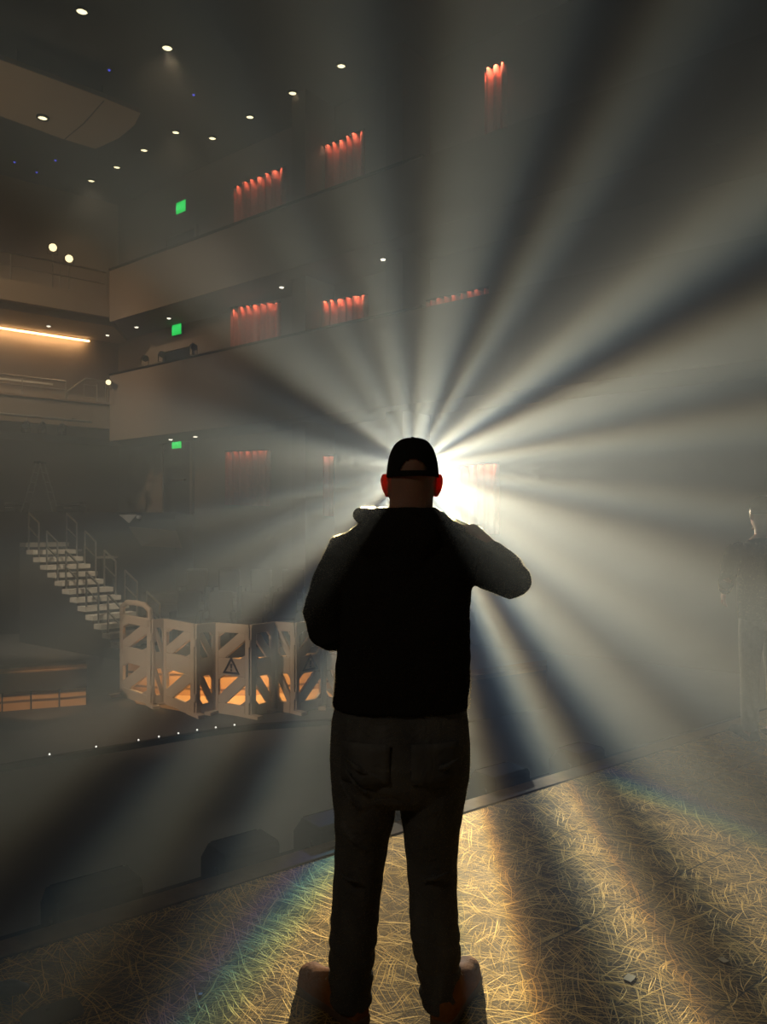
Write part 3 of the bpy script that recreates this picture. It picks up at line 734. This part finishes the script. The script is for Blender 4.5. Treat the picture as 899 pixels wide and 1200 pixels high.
# ------------------------------------------------------------------ people
def hand(mb, wrist, d, up, side_, curl=.6, s=1.0):
    d = Vector(d).normalized(); up = Vector(up); up = (up-d*up.dot(d)).normalized(); x = d.cross(up)*side_
    pc = wrist+d*.05*s
    mb.tube([wrist-d*.01, wrist+d*.02*s, wrist+d*.055*s, wrist+d*.09*s], [(.022*s, .03*s), (.018*s, .036*s), (.016*s, .042*s), (.013*s, .04*s)], 12, flat=up)
    for k, (o, ln) in enumerate(((-.031, .068), (-.0105, .078), (.0105, .073), (.031, .058))):
        p = wrist+d*.088*s+x*o*s; q = [p-d*.02*s, p]; a = 0
        for j, fr in enumerate((.45, .32, .25)):
            a += curl*(.55+.35*j); dd = d*math.cos(a)-up*math.sin(a); p = p+dd*ln*fr*s+x*o*.06*s; q.append(p)
        mb.tube(q, [.0085*s, .0095*s, .0088*s, .008*s, .006*s], 9)
    p = wrist+d*.03*s-x*.03*s; q = [p]
    for j, fr in enumerate((.04, .032, .026)):
        dd = (d*.75-x*(.65-.3*j)-up*(.25+.3*curl*j)).normalized(); p = p+dd*fr*s; q.append(p)
    mb.tube(q, [.014*s, .012*s, .0105*s, .008*s], 9)

def face(mb, hc, rx, ry, fy=1, sc=1.0):
    "nose, brow, lips, chin; hc = head centre; face looks along +y*fy"
    mb.tube([hc+Vector((0, fy*(ry-.01), .015*sc)), hc+Vector((0, fy*(ry+.012), -.012*sc)), hc+Vector((0, fy*(ry+.022), -.032*sc)), hc+Vector((0, fy*(ry+.004), -.042*sc))], [.008, .011, .014, .010], 8)
    mb.ball(hc+Vector((0, fy*(ry-.006), -.066*sc)), (.025, .012, .006)); mb.ball(hc+Vector((0, fy*(ry-.007), -.076*sc)), (.022, .012, .007))
    mb.ball(hc+Vector((0, fy*(ry-.022), -.105*sc)), (.03, .025, .018))
    for s_ in (-1, 1):
        mb.ball(hc+Vector((s_*.032, fy*(ry-.018), .018*sc)), (.022, .012, .006))
        mb.ball(hc+Vector((s_*.032, fy*(ry-.018), -.002*sc)), (.013, .012, .009))

S24 = 2.4
def ring(py, xl, xr, ry, Y=S24, dy=0):
    a, b_ = P(xl, py, Y), P(xr, py, Y)
    return (a.z, (a.x+b_.x)/2, Y+dy, (b_.x-a.x)/2, ry)
man = empty('person', (.05, 2.42, 0), 'man in black cap and hoodie standing with his back to us, right elbow raised', 'person')
# body: one continuous surface
mb = MB()
torso = [ring(905, 395, 543, .11), ring(860, 394, 545, .12), ring(800, 400, 542, .115), ring(730, 404, 541, .115), ring(680, 402, 548, .11), ring(645, 408, 546, .095), ring(622, 432, 528, .07), ring(606, 452, 510, .06)]
mb.ell(torso)
neck = [ring(612, 454, 510, .062, dy=.0), ring(597, 456, 507, .064, dy=.004), ring(584, 456.5, 508, .075, dy=.012), ring(572, 455.5, 510, .090, dy=.022), ring(560, 455, 511.5, .098, dy=.026), ring(545, 456, 511, .1, dy=.026), ring(532, 459, 508, .094, dy=.024), ring(522, 467, 500, .07, dy=.02), ring(518, 477, 490, .03, dy=.02)]
mb.ell(neck)
hc = P(483, 560, S24); hc.y = S24+.026
face(mb, hc, .075, .098)
mb.ell([(hc.z-.115, hc.x, S24+.07, .035, .045), (hc.z-.09, hc.x, S24+.06, .052, .062), (hc.z-.05, hc.x, S24+.04, .064, .078)])
for s_, ex in ((-1, 453.2), (1, 512.8)):                               # ears
    c = P(ex, 568, S24); c.y += .02
    X = Vector((s_*.85, -.5, 0)).normalized(); Z = Vector((s_*.18, 0, 1)).normalized(); Yv = Z.cross(X)
    mb.ball(c, (.019, .0058, .036), ax=(X, Yv, Z)); mb.ball(c+Vector((s_*-.002, .004, -.026)), (.011, .007, .013))
    pts_ = [c+X*(.016*math.cos(t_))+Z*(.034*math.sin(t_)) for t_ in [-1.2, -.6, 0, .6, 1.2, 1.9, 2.5]]
    mb.tube(pts_, .005, 8)
for lg in ([(905, 400, 460), (960, 404, 450), (1050, 402, 436), (1110, 399, 428), (1175, 400, 426)], [(905, 474, 536), (960, 482, 530), (1050, 490, 526), (1110, 494, 528), (1175, 500, 530)]):
    mb.ell([ring(py, a, b_, (b_-a)*.00125, S24, .03*math.sin(max(0, (py-900)/280)*PI)) for py, a, b_ in lg], 16)
for p in ((P(410, 1185, 2.40), PZ(362, 1150, .05)), (P(515, 1185, 2.40), PZ(546, 1140, .05))):
    mb.tube([Vector((p[0].x, p[0].y-.01, .07)), Vector((p[0].x, p[0].y, .07)), Vector((p[0].x, p[0].y, .055)).lerp(p[1], .6)], [.03, .034, .022], 10)
shL, elL, wrL = P(408, 648, 2.4), P(384, 738, 2.37), P(399, 748, 2.62)
shR, elR, wrR = P(545, 652, 2.4), P(599, 678, 2.40), P(552, 622, 2.62)
mb.tube([shL, elL], [.055, .045]); mb.tube([elL, elL.lerp(wrL, .4), wrL], [.045, .042, .029])
mb.tube([shR, elR], [.055, .045]); mb.tube([elR, elR.lerp(wrR, .4), wrR], [.045, .043, .030])
hand(mb, wrL, (.75, .65, .05), (-.1, .2, 1), 1, .75)
hand(mb, wrR, (-.80, .45, .40), (.35, .1, .9), -1, .8)
body = remesh(mb.obj('body', M['skin'], man), .0042, 2)
fibres(body, 16000, .004, .0007, M['down'], 1.2)
# hoodie
mb = MB()
hd = [ring(829, 392, 548, .128), ring(826, 389.5, 549.5, .14), ring(812, 391, 550, .145), ring(800, 392, 551, .15), ring(770, 395, 550, .15), ring(740, 397, 549.5, .15), ring(710, 397, 550, .148), ring(690, 395, 552, .145), ring(668, 390, 560, .138), ring(648, 390, 562, .128), ring(632, 398, 553, .115), ring(620, 412, 539, .10), ring(609, 427, 524, .088), ring(601, 437, 513, .082)]
mb.ell(hd, 36, power=2.3)
mb.tube([P(436, 640, 2.4), shL, P(391, 690, 2.39), P(380, 722, 2.385), elL, P(388, 742, 2.44), elL.lerp(wrL, .72)], [.062, .072, .074, .069, .061, .056, .045], 18)
mb.tube([P(520, 640, 2.4), P(545, 652, 2.4), P(575, 668, 2.4), elR+Vector((-.004, 0, 0)), P(594, 668, 2.45), elR.lerp(wrR, .5)], [.066, .070, .064, .0655, .057, .046], 18)
mb.ball(elR+Vector((.003, -.005, -.004)), (.06, .06, .056))
for k in range(5):                                                     # creases of the pushed-up sleeves
    c = elR.lerp(wrR, .28+.06*k); d_ = (wrR-elR).normalized(); mb.tube([c-d_*.008, c+d_*.008], .050-.0015*k, 16)
# hood bunched behind the neck
pts_ = []
for t_ in range(-8, 9):
    a = t_/8*2.05
    pts_.append(P(466, 604, S24)+Vector((.118*math.sin(a), .045-.118*math.cos(a)*.95, .0-.004*math.cos(a)+ (.003 if t_ < -5 else 0))))
mb.tube(pts_, [.018+.010*math.cos(t_/8*1.5) for t_ in range(-8, 9)], 12)
mb.ball(P(467, 632, S24)+Vector((0, -.112, 0)), (.125, .045, .085)); mb.ball(P(470, 655, S24)+Vector((0, -.115, 0)), (.08, .035, .07))
mb.tube([P(426, 606, 2.40), P(436, 606, 2.36), P(450, 606, 2.33)], [.014, .018, .02], 10)
mb.tube([P(514, 604, 2.36), P(528, 614, 2.38), P(545, 622, 2.4)], [.018, .016, .015], 10)
hood = remesh(mb.obj('hoodie', M['cloth'], man), .006, 3)
fibres(hood, 50000, .0058, .0010, M['fibre'])
dt = bpy.data.textures.new('folds', 'CLOUDS'); dt.noise_scale = .09
dm = hood.modifiers.new('folds', 'DISPLACE'); dm.texture = dt; dm.strength = .012; dm.mid_level = .5; dm.texture_coords = 'LOCAL'
# jeans
mb = MB()
mb.ell([ring(824, 393, 546, .125), ring(845, 388.5, 549, .135), ring(870, 387, 551, .145), ring(890, 386.5, 551, .15), ring(910, 388, 550, .142), ring(928, 392, 546, .12), ring(938, 400, 536, .09)], 36, power=2.3)
def leg_(rows, Y0, Y1, seed, sh):
    out = []
    rows2 = []
    for i in range(len(rows)-1):
        (p0, a0, b0), (p1, a1, b1) = rows[i], rows[i+1]
        st = max(1, int((p1-p0)/4))
        for k in range(st): f = k/st; rows2.append((p0+(p1-p0)*f, a0+(a1-a0)*f, b0+(b1-b0)*f))
    rows2.append(rows[-1])
    for py, a, b_ in rows2:
        w = 0
        if py > 1060: w = 2.4*min(1, (py-1060)/60)*(math.sin(py*.28+seed)+.6*math.sin(py*.5+seed*2))
        elif 950 < py < 1060: w = .7*math.sin(py*.17+seed)
        f = (py-900)/280; Y = Y0+(Y1-Y0)*f
        out.append(ring(py, a-w*.6, b_+w*.6, (b_-a)*.00133*1.12+.004, Y, sh*math.sin(max(0, f)*PI)))
    mb.ell(out, 24)
leg_([(900, 387, 468), (930, 388.5, 467.5), (960, 391.5, 463), (990, 392, 456), (1020, 391, 451), (1050, 389, 447), (1080, 387, 444), (1110, 385.5, 441), (1140, 385, 437), (1165, 387, 436), (1176, 389, 434)], 2.40, 2.40, .4, .03)
leg_([(900, 468, 550), (930, 467.5, 547), (960, 470, 542), (990, 474, 538.5), (1020, 477, 537), (1050, 479.5, 537), (1080, 480, 538), (1110, 482.5, 540.5), (1130, 488, 540), (1150, 491, 539), (1168, 493, 538), (1178, 494, 537)], 2.40, 2.40, 2.2, .03)
# diagonal folds on the seat and thighs, pockets
for a, b_, rr in (((402, 870), (440, 895), .007), ((405, 885), (432, 915), .006), ((500, 890), (535, 872), .007), ((400, 905), (425, 935), .006), ((398, 955), (430, 985), .006), ((498, 960), (528, 940), .006), ((396, 1010), (425, 1020), .006), ((490, 1020), (525, 1008), .006)):
    pa_, pb_ = P(*a, 2.40), P(*b_, 2.40)
    dep = .146 if a[1] < 900 else (.12 if a[1] < 940 else .085)
    mb.tube([pa_+Vector((0, -dep*.82, 0)), (pa_+pb_)/2+Vector((0, -dep*.99, -.004)), pb_+Vector((0, -dep*.93, 0))], [.003, rr*1.4, .003], 8)
jeans = remesh(mb.obj('jeans', M['denim'], man), .0055, 2)
fibres(jeans, 22000, .0042, .0009, M['fibre'])
for s_ in (0, 1):
    x0 = 402+s_*78; pk = MB()
    def pp(x, y): 
        p = P(x, y, 2.4); u = (x-469)/82; p.y = 2.4-.150*(max(.02, 1-abs(u)**2.3))**(1/2.3)-.004; return p
    g = [[pp(x0+(54*(i/6)), (857+44*j/5 + (5 if j == 5 and 1 < i < 5 else 0))) for i in range(7)] for j in range(6)]
    vv = [p for r_ in g for p in r_]; pk.add(vv, [[j*7+i, j*7+i+1, (j+1)*7+i+1, (j+1)*7+i] for j in range(5) for i in range(6)])
    k = pk.obj('pocket', M['denim'], jeans, True, origin=parent_loc(jeans)); sd = k.modifiers.new('t', 'SOLIDIFY'); sd.thickness = .004
# boots
def boot(heel, toe, ank, label):
    heel = Vector((heel.x, heel.y, 0)); toe = Vector((toe.x, toe.y, 0)); L_ = (toe-heel).length; x = (toe-heel)/L_; y = Vector((-x.y, x.x, 0)); up = Vector((0, 0, 1))
    mb = MB(); R = []
    for u, w, h in ((-.02, .026, .06), (.04, .036, .085), (.15, .040, .10), (.3, .040, .105), (.45, .043, .098), (.6, .049, .082), (.75, .053, .066), (.88, .049, .058), (.96, .037, .048), (1.0, .022, .036)):
        c = heel+x*(u*L_)+up*.02
        R.append([c+y*(w*math.cos(t_))+up*(h*max(0, math.sin(t_))**.8 if math.sin(t_) > 0 else 0) for t_ in [2*PI*j/20 for j in range(20)]])
    mb.rings(R)
    mb.tube([heel+x*(.2*L_)+up*.05, heel+x*(.2*L_)+up*.11, ank], [.05, .05, .048], 18)
    mb.ball(heel+x*(.86*L_)+up*.05, (.045, .05, .03))
    o = remesh(mb.obj('boot', M['leather'], man), .005, 3); o['label'] = label
    s_ = MB(); out = []
    for u, w in ((-.035, .015), (-.01, .032), (.08, .042), (.25, .041), (.42, .042), (.6, .051), (.76, .056), (.9, .05), (.985, .034), (1.025, .012)): out.append((u, w))
    poly = [heel+x*(u*L_)+y*w for u, w in out]+[heel+x*(u*L_)-y*w for u, w in reversed(out)]
    s_.ext(poly, up*.028); bev(s_.obj('sole', M['sole'], o, origin=parent_loc(o)), .004)
    for k in range(4):
        u = .40+.075*k; zc = .115-.013*k; c = heel+x*(u*L_)+up*(zc+.002); l = MB()
        l.tube([c+y*.03-up*.012, c+y*.012+up*.004, c-y*.012+up*.004, c-y*.03-up*.012], .003, 6); l.obj('lace', M['lace'], o, origin=parent_loc(o))
boot(PZ(424, 1203, 0), PZ(357, 1152, 0), P(411, 1160, 2.40), 'brown leather boot turned out to the left')
boot(PZ(516, 1206, 0), PZ(552, 1143, 0), P(516, 1162, 2.40), 'brown leather boot turned slightly right')
# cap
mb = MB(); cc = P(484, 558, S24); cc.y = S24+.026
rx0, ry0 = .0785, .106; n = 120; rows = 36; v = []; f = []
zt = P(484, 512.5, S24).z-cc.z
for r_ in range(rows+1):
    h = r_/rows; hh = zt*math.sin(h*PI/2)**1.0; k = math.cos(h*PI/2)**.62
    if r_ == rows: k = .02
    for j in range(n):
        a = 2*PI*j/n
        v.append(cc+Vector((rx0*k*math.cos(a), ry0*k*math.sin(a), hh-.004)))
for r_ in range(rows):
    for j in range(n):
        c = (v[r_*n+j]+v[(r_+1)*n+(j+1) % n])/2
        if c.y < cc.y:                                                 # the arched gap above the strap
            zz = c.z-(cc.z+.011); e = (c.x-cc.x+.001)/.041
            if zz > 0 and abs(e) < 1 and zz < .036*math.sqrt(1-e*e): continue
        f.append([r_*n+j, r_*n+(j+1) % n, (r_+1)*n+(j+1) % n, (r_+1)*n+j])
mb.add(v, f); cap = mb.obj('cap', M['cap'], man, True); fibres(cap, 6000, .003, .0008, M['fibre'])
sd = cap.modifiers.new('t', 'SOLIDIFY'); sd.thickness = .004; sd.offset = 1
b = MB(); R = []
for i in range(9):
    t_ = i/8; row = []
    for j in range(17):
        a = -1.15+2.3*j/16; rr = 1+.72*t_*math.cos(a*1.1)
        row.append(cc+Vector((rx0*math.sin(a)*(1+.12*t_), ry0*math.cos(a)*rr, -.002-.022*t_-.03*abs(math.sin(a))**2*t_)))
    R.append(row)
b.add([p for r_ in R for p in r_], [[i*17+j, i*17+j+1, (i+1)*17+j+1, (i+1)*17+j] for i in range(8) for j in range(16)])
br = b.obj('brim', M['cap'], cap, True, origin=parent_loc(cap)); sd = br.modifiers.new('t', 'SOLIDIFY'); sd.thickness = .004
b = MB(); b.ball(cc+Vector((0, 0, zt)), (.008, .008, .005)); b.obj('button', M['cap'], cap, True, origin=parent_loc(cap))

# the second person at the right edge, side-on, in the dark
def person2(base, label):
    o = empty('person', base, label, 'person')
    B_ = Vector(base)
    def q(x, y, z): return B_+Vector((x, y, z))
    def el(rows): return [(B_.z+z, B_.x+x, B_.y+y, rx, ry) for z, x, y, rx, ry in rows]
    mb = MB()
    mb.ell(el([(.86, 0, 0, .14, .10), (1.0, 0, 0, .15, .11), (1.2, 0, 0, .15, .115), (1.36, 0, 0, .17, .10), (1.44, 0, .0, .10, .07), (1.48, 0, 0, .058, .055)]))
    mb.ell(el([(1.44, 0, 0, .052, .056), (1.52, 0, .005, .052, .06), (1.56, 0, .02, .062, .085), (1.63, 0, .025, .073, .097), (1.69, 0, .022, .072, .094), (1.735, 0, .018, .055, .07), (1.755, 0, .015, .02, .03)]))
    hc = q(0, .025, 1.63); face(mb, hc, .073, .097)
    for s_ in (-1, 1):
        mb.ball(q(s_*.076, .02, 1.62), (.009, .017, .034))
        mb.ell(el([(.9, s_*.085, 0, .075, .085), (.5, s_*.09, .01, .055, .06), (.3, s_*.095, -.005, .05, .058), (.08, s_*.1, -.01, .036, .042)]), 16)
        mb.tube([q(s_*.1, -.06, .05), q(s_*.1, .02, .05), q(s_*.12, .15, .03)], [.035, .04, .028])
    el_, wr_ = q(-.285, -.04, 1.13), q(-.20, .17, 1.06)
    mb.tube([q(-.18, 0, 1.38), el_], [.05, .043]); mb.tube([el_, wr_], [.042, .028]); hand(mb, wr_, (.12, .75, -.55), (-.9, .1, .2), 1, .35)
    er_, wR_ = q(.27, .02, 1.10), q(.27, .10, .84)
    mb.tube([q(.18, 0, 1.38), er_], [.05, .043]); mb.tube([er_, wR_], [.042, .028]); hand(mb, wR_, (0, .15, -1), (.9, .2, 0), -1, .4)
    remesh(mb.obj('body', M['skin'], o), .0055, 2)
    mb = MB()
    mb.ell(el([(.86, 0, 0, .165, .13), (.95, 0, 0, .17, .135), (1.15, 0, 0, .172, .14), (1.33, 0, 0, .195, .125), (1.41, 0, 0, .14, .095), (1.455, 0, 0, .08, .07)]), 28, power=2.3)
    mb.tube([q(-.15, 0, 1.38), q(-.20, 0, 1.36), q(-.25, -.02, 1.24), el_, el_.lerp(wr_, .85)], [.06, .068, .062, .055, .042], 16)
    mb.tube([q(.15, 0, 1.38), q(.20, 0, 1.36), q(.25, 0, 1.24), er_, er_.lerp(wR_, .9)], [.06, .068, .062, .055, .042], 16)
    fibres(remesh(mb.obj('jacket', M['cloth'], o), .008, 3), 9000, .006, .0011, M['fibre'])
    mb = MB(); mb.ell(el([(.80, 0, 0, .15, .12), (.9, 0, 0, .16, .125), (.97, 0, 0, .155, .12)]), 24)
    for s_ in (-1, 1):
        mb.ell(el([(.9, s_*.08, 0, .085, .10), (.75, s_*.085, 0, .085, .095), (.5, s_*.09, .01, .068, .072), (.3, s_*.095, 0, .062, .07), (.06, s_*.1, -.01, .056, .066)]), 18)
    fibres(remesh(mb.obj('trousers', M['denim'], o), .008, 2), 5000, .005, .001, M['fibre'])
    for s_ in (-1, 1):
        mb = MB(); R = []
        for u, w, h in ((-.09, .02, .05), (-.06, .036, .075), (.02, .04, .085), (.1, .045, .06), (.17, .04, .045), (.205, .02, .03)):
            R.append([q(s_*.1+w*math.cos(t_)+s_*u*.2, u, .0+.012+h*max(0, math.sin(t_))) for t_ in [2*PI*j/14 for j in range(14)]])
        mb.rings(R); mb.box(q(s_*.108, .05, .008), (.085, .26, .016)); sh = remesh(mb.obj('shoe', M['black'], o), .006, 2)
    mb = MB(); mb.ell(el([(1.63, 0, .0, .077, .085), (1.68, 0, .012, .079, .098), (1.72, 0, .014, .070, .086), (1.755, 0, .012, .04, .05), (1.765, 0, .012, .012, .015)]))
    remesh(mb.obj('hair', M['cap'], o), .006, 2)
person2((2.76, 5.60, 0), 'dark figure standing at the right edge in the haze, one arm bent')

# ------------------------------------------------------------------ the beam fixture on its stand
LY = 14.0
LP = P(484, 548, LY)
st = empty('lighting_stand', (LP.x, LP.y+.3, HF), 'tall black tripod lighting stand on the house floor behind the man', 'stand')
sb = Vector((LP.x, LP.y+.3, HF)); top = LP.z-.42
t = MB(); t.tube([sb+Vector((0, 0, .25)), Vector((sb.x, sb.y, top))], .025, 12); t.obj('pole', M['black'], st)
for k in range(3):
    a = k*2*PI/3+.5; u = Vector((math.cos(a), math.sin(a), 0)); t = MB(); t.tube([sb+u*.75+Vector((0, 0, .015)), sb+Vector((0, 0, .95))], .016, 8)
    t.tube([sb+u*.4+Vector((0, 0, .45)), sb+Vector((0, 0, .35))], .01, 6); t.obj('leg', M['black'], st)
fx = empty('moving_light', (sb.x, sb.y, top), 'moving head beam light on the tall stand, aimed at the stage', 'stage light')
aimdir = (Vector((0, 0, CH))-LP).normalized()
t = MB(); t.box((sb.x, sb.y, top+.06), (.34, .3, .12)); bev(t.obj('base', M['black'], fx), .02)
for s_ in (-1, 1):
    t = MB(); t.box((sb.x+s_*.19, sb.y, top+.3), (.05, .14, .38)); bev(t.obj('yoke_arm', M['black'], fx), .015)
t = MB(); c = Vector((sb.x, sb.y, LP.z)); t.tube([c-aimdir*.2, c-aimdir*.15, c+aimdir*.1, c+aimdir*.24], [.09, .13, .14, .12], 20); t.obj('head', M['black'], fx)
t = MB(); t.tube([c+aimdir*.236, c+aimdir*.245], .1, 20); t.obj('lens', E['beam'], fx)

# the beam: a spot with a spoked glass gobo and the colour fringes of its lens
prof = [(0, .35), (3, .42), (5, .75), (10, 1), (15, .85), (20, .6), (25, .15), (28, .5), (31, .72), (34, .5), (38, .26), (42, .32), (46, .42), (50, .95), (52, 1), (55, .7), (58, .22), (60, .08), (62, .15), (65, .65), (68, .92), (72, .85), (75, .6),
        (77.5, .32), (80, .62), (83, .85), (86, .5), (89, .54), (92, .38), (96, .66), (99, .5), (102, .3), (105, .48), (109, .65), (113, .72), (117, .58), (122, .75), (127, .68), (130, .45), (133, .65), (138, .85), (141, .6), (143, .4), (145, .1),
        (148, .1), (150, .75), (152, .9), (154, .6), (156, .25), (159, .04), (163, .05), (165, .5), (167, 1), (170, 1), (172, .55), (175, .25), (181, .3), (187, .65), (195, .8), (200, .85), (204, .6), (208, .2), (212, .5), (216, .78), (219, .6), (222, .12), (224, .1), (227, .5),
        (231, .85), (235, .95), (239, .7), (241, .58), (244, .88), (248, .8), (252, .45), (255, .78), (258, .85), (260, .5), (262, .3), (265, .6), (268, .52), (271, .75), (275, .88), (280, .95), (284, .8), (287, .45), (290, .2), (293, .34),
        (296, .4), (299, .16), (302, .05), (305, .4), (309, .85), (314, .95), (317, .92), (320, .7), (323, .58), (326, .65), (329, .78), (334, .92), (337, .7), (340, .48), (343, .65), (346, .8), (350, 1), (354, .82), (357, .42), (360, .35)]
L = bpy.data.lights.new('beam_lamp', 'SPOT'); L.shadow_soft_size = .03; L.spot_size = math.radians(46); L.spot_blend = .15
BEAM = 24500
L.energy = BEAM; L.color = (1, 1, 1)
lo = bpy.data.objects.new('beam_lamp', L); COL.objects.link(lo); lo.location = LP
OFFX = math.radians(4.0); OFFZ = math.radians(-3.4)
ax0 = aimdir; right = Vector((1, 0, 0)); right = (right-ax0*right.dot(ax0)).normalized(); upv = right.cross(ax0); upv = upv if upv.z > 0 else -upv
aim = (ax0+right*math.tan(OFFX)+upv*math.tan(OFFZ)).normalized()
lo.rotation_euler = aim.to_track_quat('-Z', 'Y').to_euler()
L.use_nodes = True; NT = L.node_tree; N = NT.nodes; K = NT.links
em = N['Emission']
geo = N.new('ShaderNodeNewGeometry')
def mth(op, a, b=None, c=None, clamp=False):
    n = N.new('ShaderNodeMath'); n.operation = op; n.use_clamp = clamp
    for i, x in enumerate((a, b, c)):
        if x is None: continue
        if isinstance(x, (int, float)): n.inputs[i].default_value = x
        else: K.new(x, n.inputs[i])
    return n.outputs[0]
def dot(v):
    n = N.new('ShaderNodeVectorMath'); n.operation = 'DOT_PRODUCT'; K.new(geo.outputs['Incoming'], n.inputs[0]); n.inputs[1].default_value = v
    return n.outputs['Value']
SGN = 1
dx, dz, dd = dot(right*SGN), dot(upv*SGN), dot(ax0*SGN)
ux, uz = mth('DIVIDE', dx, dd), mth('DIVIDE', dz, dd)
rad = mth('SQRT', mth('ADD', mth('MULTIPLY', ux, ux), mth('MULTIPLY', uz, uz)))
ang = mth('ARCTAN2', ux, uz)                                            # bearing, clockwise from up
tw = mth('MULTIPLY', mth('SUBTRACT', rad, .08), .5)                      # the spokes curl slightly outwards
def spoke(shift):
    a = mth('FRACT', mth('ADD', mth('DIVIDE', mth('SUBTRACT', mth('ADD', ang, shift), tw), 2*PI), 2.0))
    fc = N.new('ShaderNodeFloatCurve'); cv = fc.mapping.curves[0]
    pts_ = prof
    cv.points[0].location = (0, pts_[0][1]); cv.points[1].location = (1, pts_[-1][1])
    for d_, v_ in pts_[1:-1]: cv.points.new(d_/360, v_)
    for p in cv.points: p.handle_type = 'AUTO_CLAMPED'
    fc.mapping.update(); K.new(a, fc.inputs['Value']); return fc.outputs[0]
ox = mth('SUBTRACT', ux, math.tan(OFFX)); oz = mth('SUBTRACT', uz, math.tan(OFFZ)); r2 = mth('SQRT', mth('ADD', mth('MULTIPLY', ox, ox), mth('MULTIPLY', oz, oz)))
hot = mth('EXPONENT', mth('MULTIPLY', mth('MULTIPLY', r2, r2), -1/math.radians(9)**2))   # the lamp's hot spot
chan = []
for shift, cut, soft, lift, gain in ((.006, 8.75, .7, -.03, 1.0), (0, 9.0, .7, -.01, .95), (-.008, 9.45, .8, .05, .72)):
    s_ = spoke(shift)
    s_ = mth('MULTIPLY_ADD', s_, .96-lift, lift+.04)
    c_ = math.tan(math.radians(cut)); w_ = math.tan(math.radians(soft))
    e_ = mth('DIVIDE', mth('SUBTRACT', c_, r2), w_, None, True)
    e_ = mth('MAXIMUM', mth('MULTIPLY', e_, hot), .022)
    chan.append(mth('MULTIPLY', mth('MULTIPLY', s_, e_), gain))
cmb = N.new('ShaderNodeCombineColor')
for i in range(3): K.new(chan[i], cmb.inputs[i])
K.new(cmb.outputs[0], em.inputs['Color']); em.inputs['Strength'].default_value = 1

# ------------------------------------------------------------------ other lamps and added fills
def spot(name, loc, aim, e, col, deg, blend=.5, r=.1):
    L = bpy.data.lights.new(name, 'SPOT'); L.energy = e; L.color = col; L.spot_size = math.radians(deg); L.spot_blend = blend; L.shadow_soft_size = r
    o = bpy.data.objects.new(name, L); COL.objects.link(o); o.location = loc; o.rotation_euler = (Vector(aim)-Vector(loc)).to_track_quat('-Z', 'Y').to_euler()
    return o
# pit work light that warms the boards behind the barrier
for px_ in (215, 275, 335):
    spot('pit_lamp', PZ(px_, 842, HF)*0+Vector(((px_-CX)/F*10.75, 10.75, .0)), ((px_-CX)/F*10.9, 10.95, HF+.1), 40, (1, .64, .28), 120, .6, .05)
Lc = bpy.data.lights.new('cove_lamp', 'AREA'); Lc.shape = 'RECTANGLE'; Lc.size = 9; Lc.size_y = .06; Lc.energy = 90; Lc.color = (1, .6, .28)
lc = bpy.data.objects.new('cove_lamp', Lc); COL.objects.link(lc); pc = rear(4.6, RO-.16, 7.18)
zc = (Vector((0, 0, 1))*.9-NN*.45).normalized(); xc = T; yc = zc.cross(xc).normalized()
lc.matrix_world = Matrix.Translation(pc) @ Matrix((xc, yc, zc)).transposed().to_4x4()
spot('figure_fill', (.53, 13.66, 2.58), (2.62, 5.6, .95), 2600, (1, .85, .55), 12, .5, .05)  # unseen spot added by the beam to rim the second figure
spot('riser_lamp', P(60, 760, 9.3), P(50, 826, 10.4), 40, (1, .6, .28), 50, .4)
# added unseen fills for the cloth, stairs, balconies, hung panel, side boxes and barrier
spot('pennant_fill', (-9.5, 10.5, 6.5), P(152, 608, 17.8), 700, (1, .9, .75), 4, .6)
spot('stair_fill', (-5.6, 7.2, 7.5), (-6.4, 15.2, .5), 4200, (1, .86, .66), 19, .6)
spot('balcony_fill', (-14, 12.5, 10.5), (-9.6, 20.6, 6.6), 5200, (1, .72, .42), 42, .8)
spot('panel_fill', (-13, 13, 6), (-7.2, 17.2, 11), 700, (1, .76, .48), 34, .8)
spot('box_fill', (-13, 10.5, 9), (-5.2, 19.8, 6.6), 2200, (1, .72, .44), 34, .8)
spot('barrier_fill', (-8.5, 4.5, 5.5), (-2.2, 10.2, -.3), 1800, (1, .74, .5), 26, .6)
# dim unseen fill added high behind the camera to lift the man's back
spot('back_fill', (-3.2, -1.6, 5.2), (.02, 2.4, .95), 130, (1, .88, .7), 17, .8, .25)

# haze
w = bpy.data.worlds.new('World'); SC.world = w; w.use_nodes = True
WN = w.node_tree.nodes; WL = w.node_tree.links
WN['Background'].inputs[0].default_value = (0, 0, 0, 1)
vs = WN.new('ShaderNodeVolumePrincipled') if False else WN.new('ShaderNodeVolumeScatter')
vs.inputs['Color'].default_value = (.95, .95, .94, 1); vs.inputs['Density'].default_value = .032; vs.inputs['Anisotropy'].default_value = .42
WL.new(vs.outputs[0], WN['World Output'].inputs['Volume'])

SC.view_settings.view_transform = 'Standard'; SC.view_settings.look = 'None'; SC.view_settings.gamma = 1; SC.view_settings.exposure = 0
SC.view_settings.use_curve_mapping = False
cy = SC.cycles
cy.use_denoising = True; cy.denoiser = 'OPENIMAGEDENOISE'
cy.max_bounces = 4; cy.diffuse_bounces = 2; cy.glossy_bounces = 2; cy.transmission_bounces = 2; cy.volume_bounces = 0
cy.sample_clamp_indirect = 4; cy.use_light_tree = True
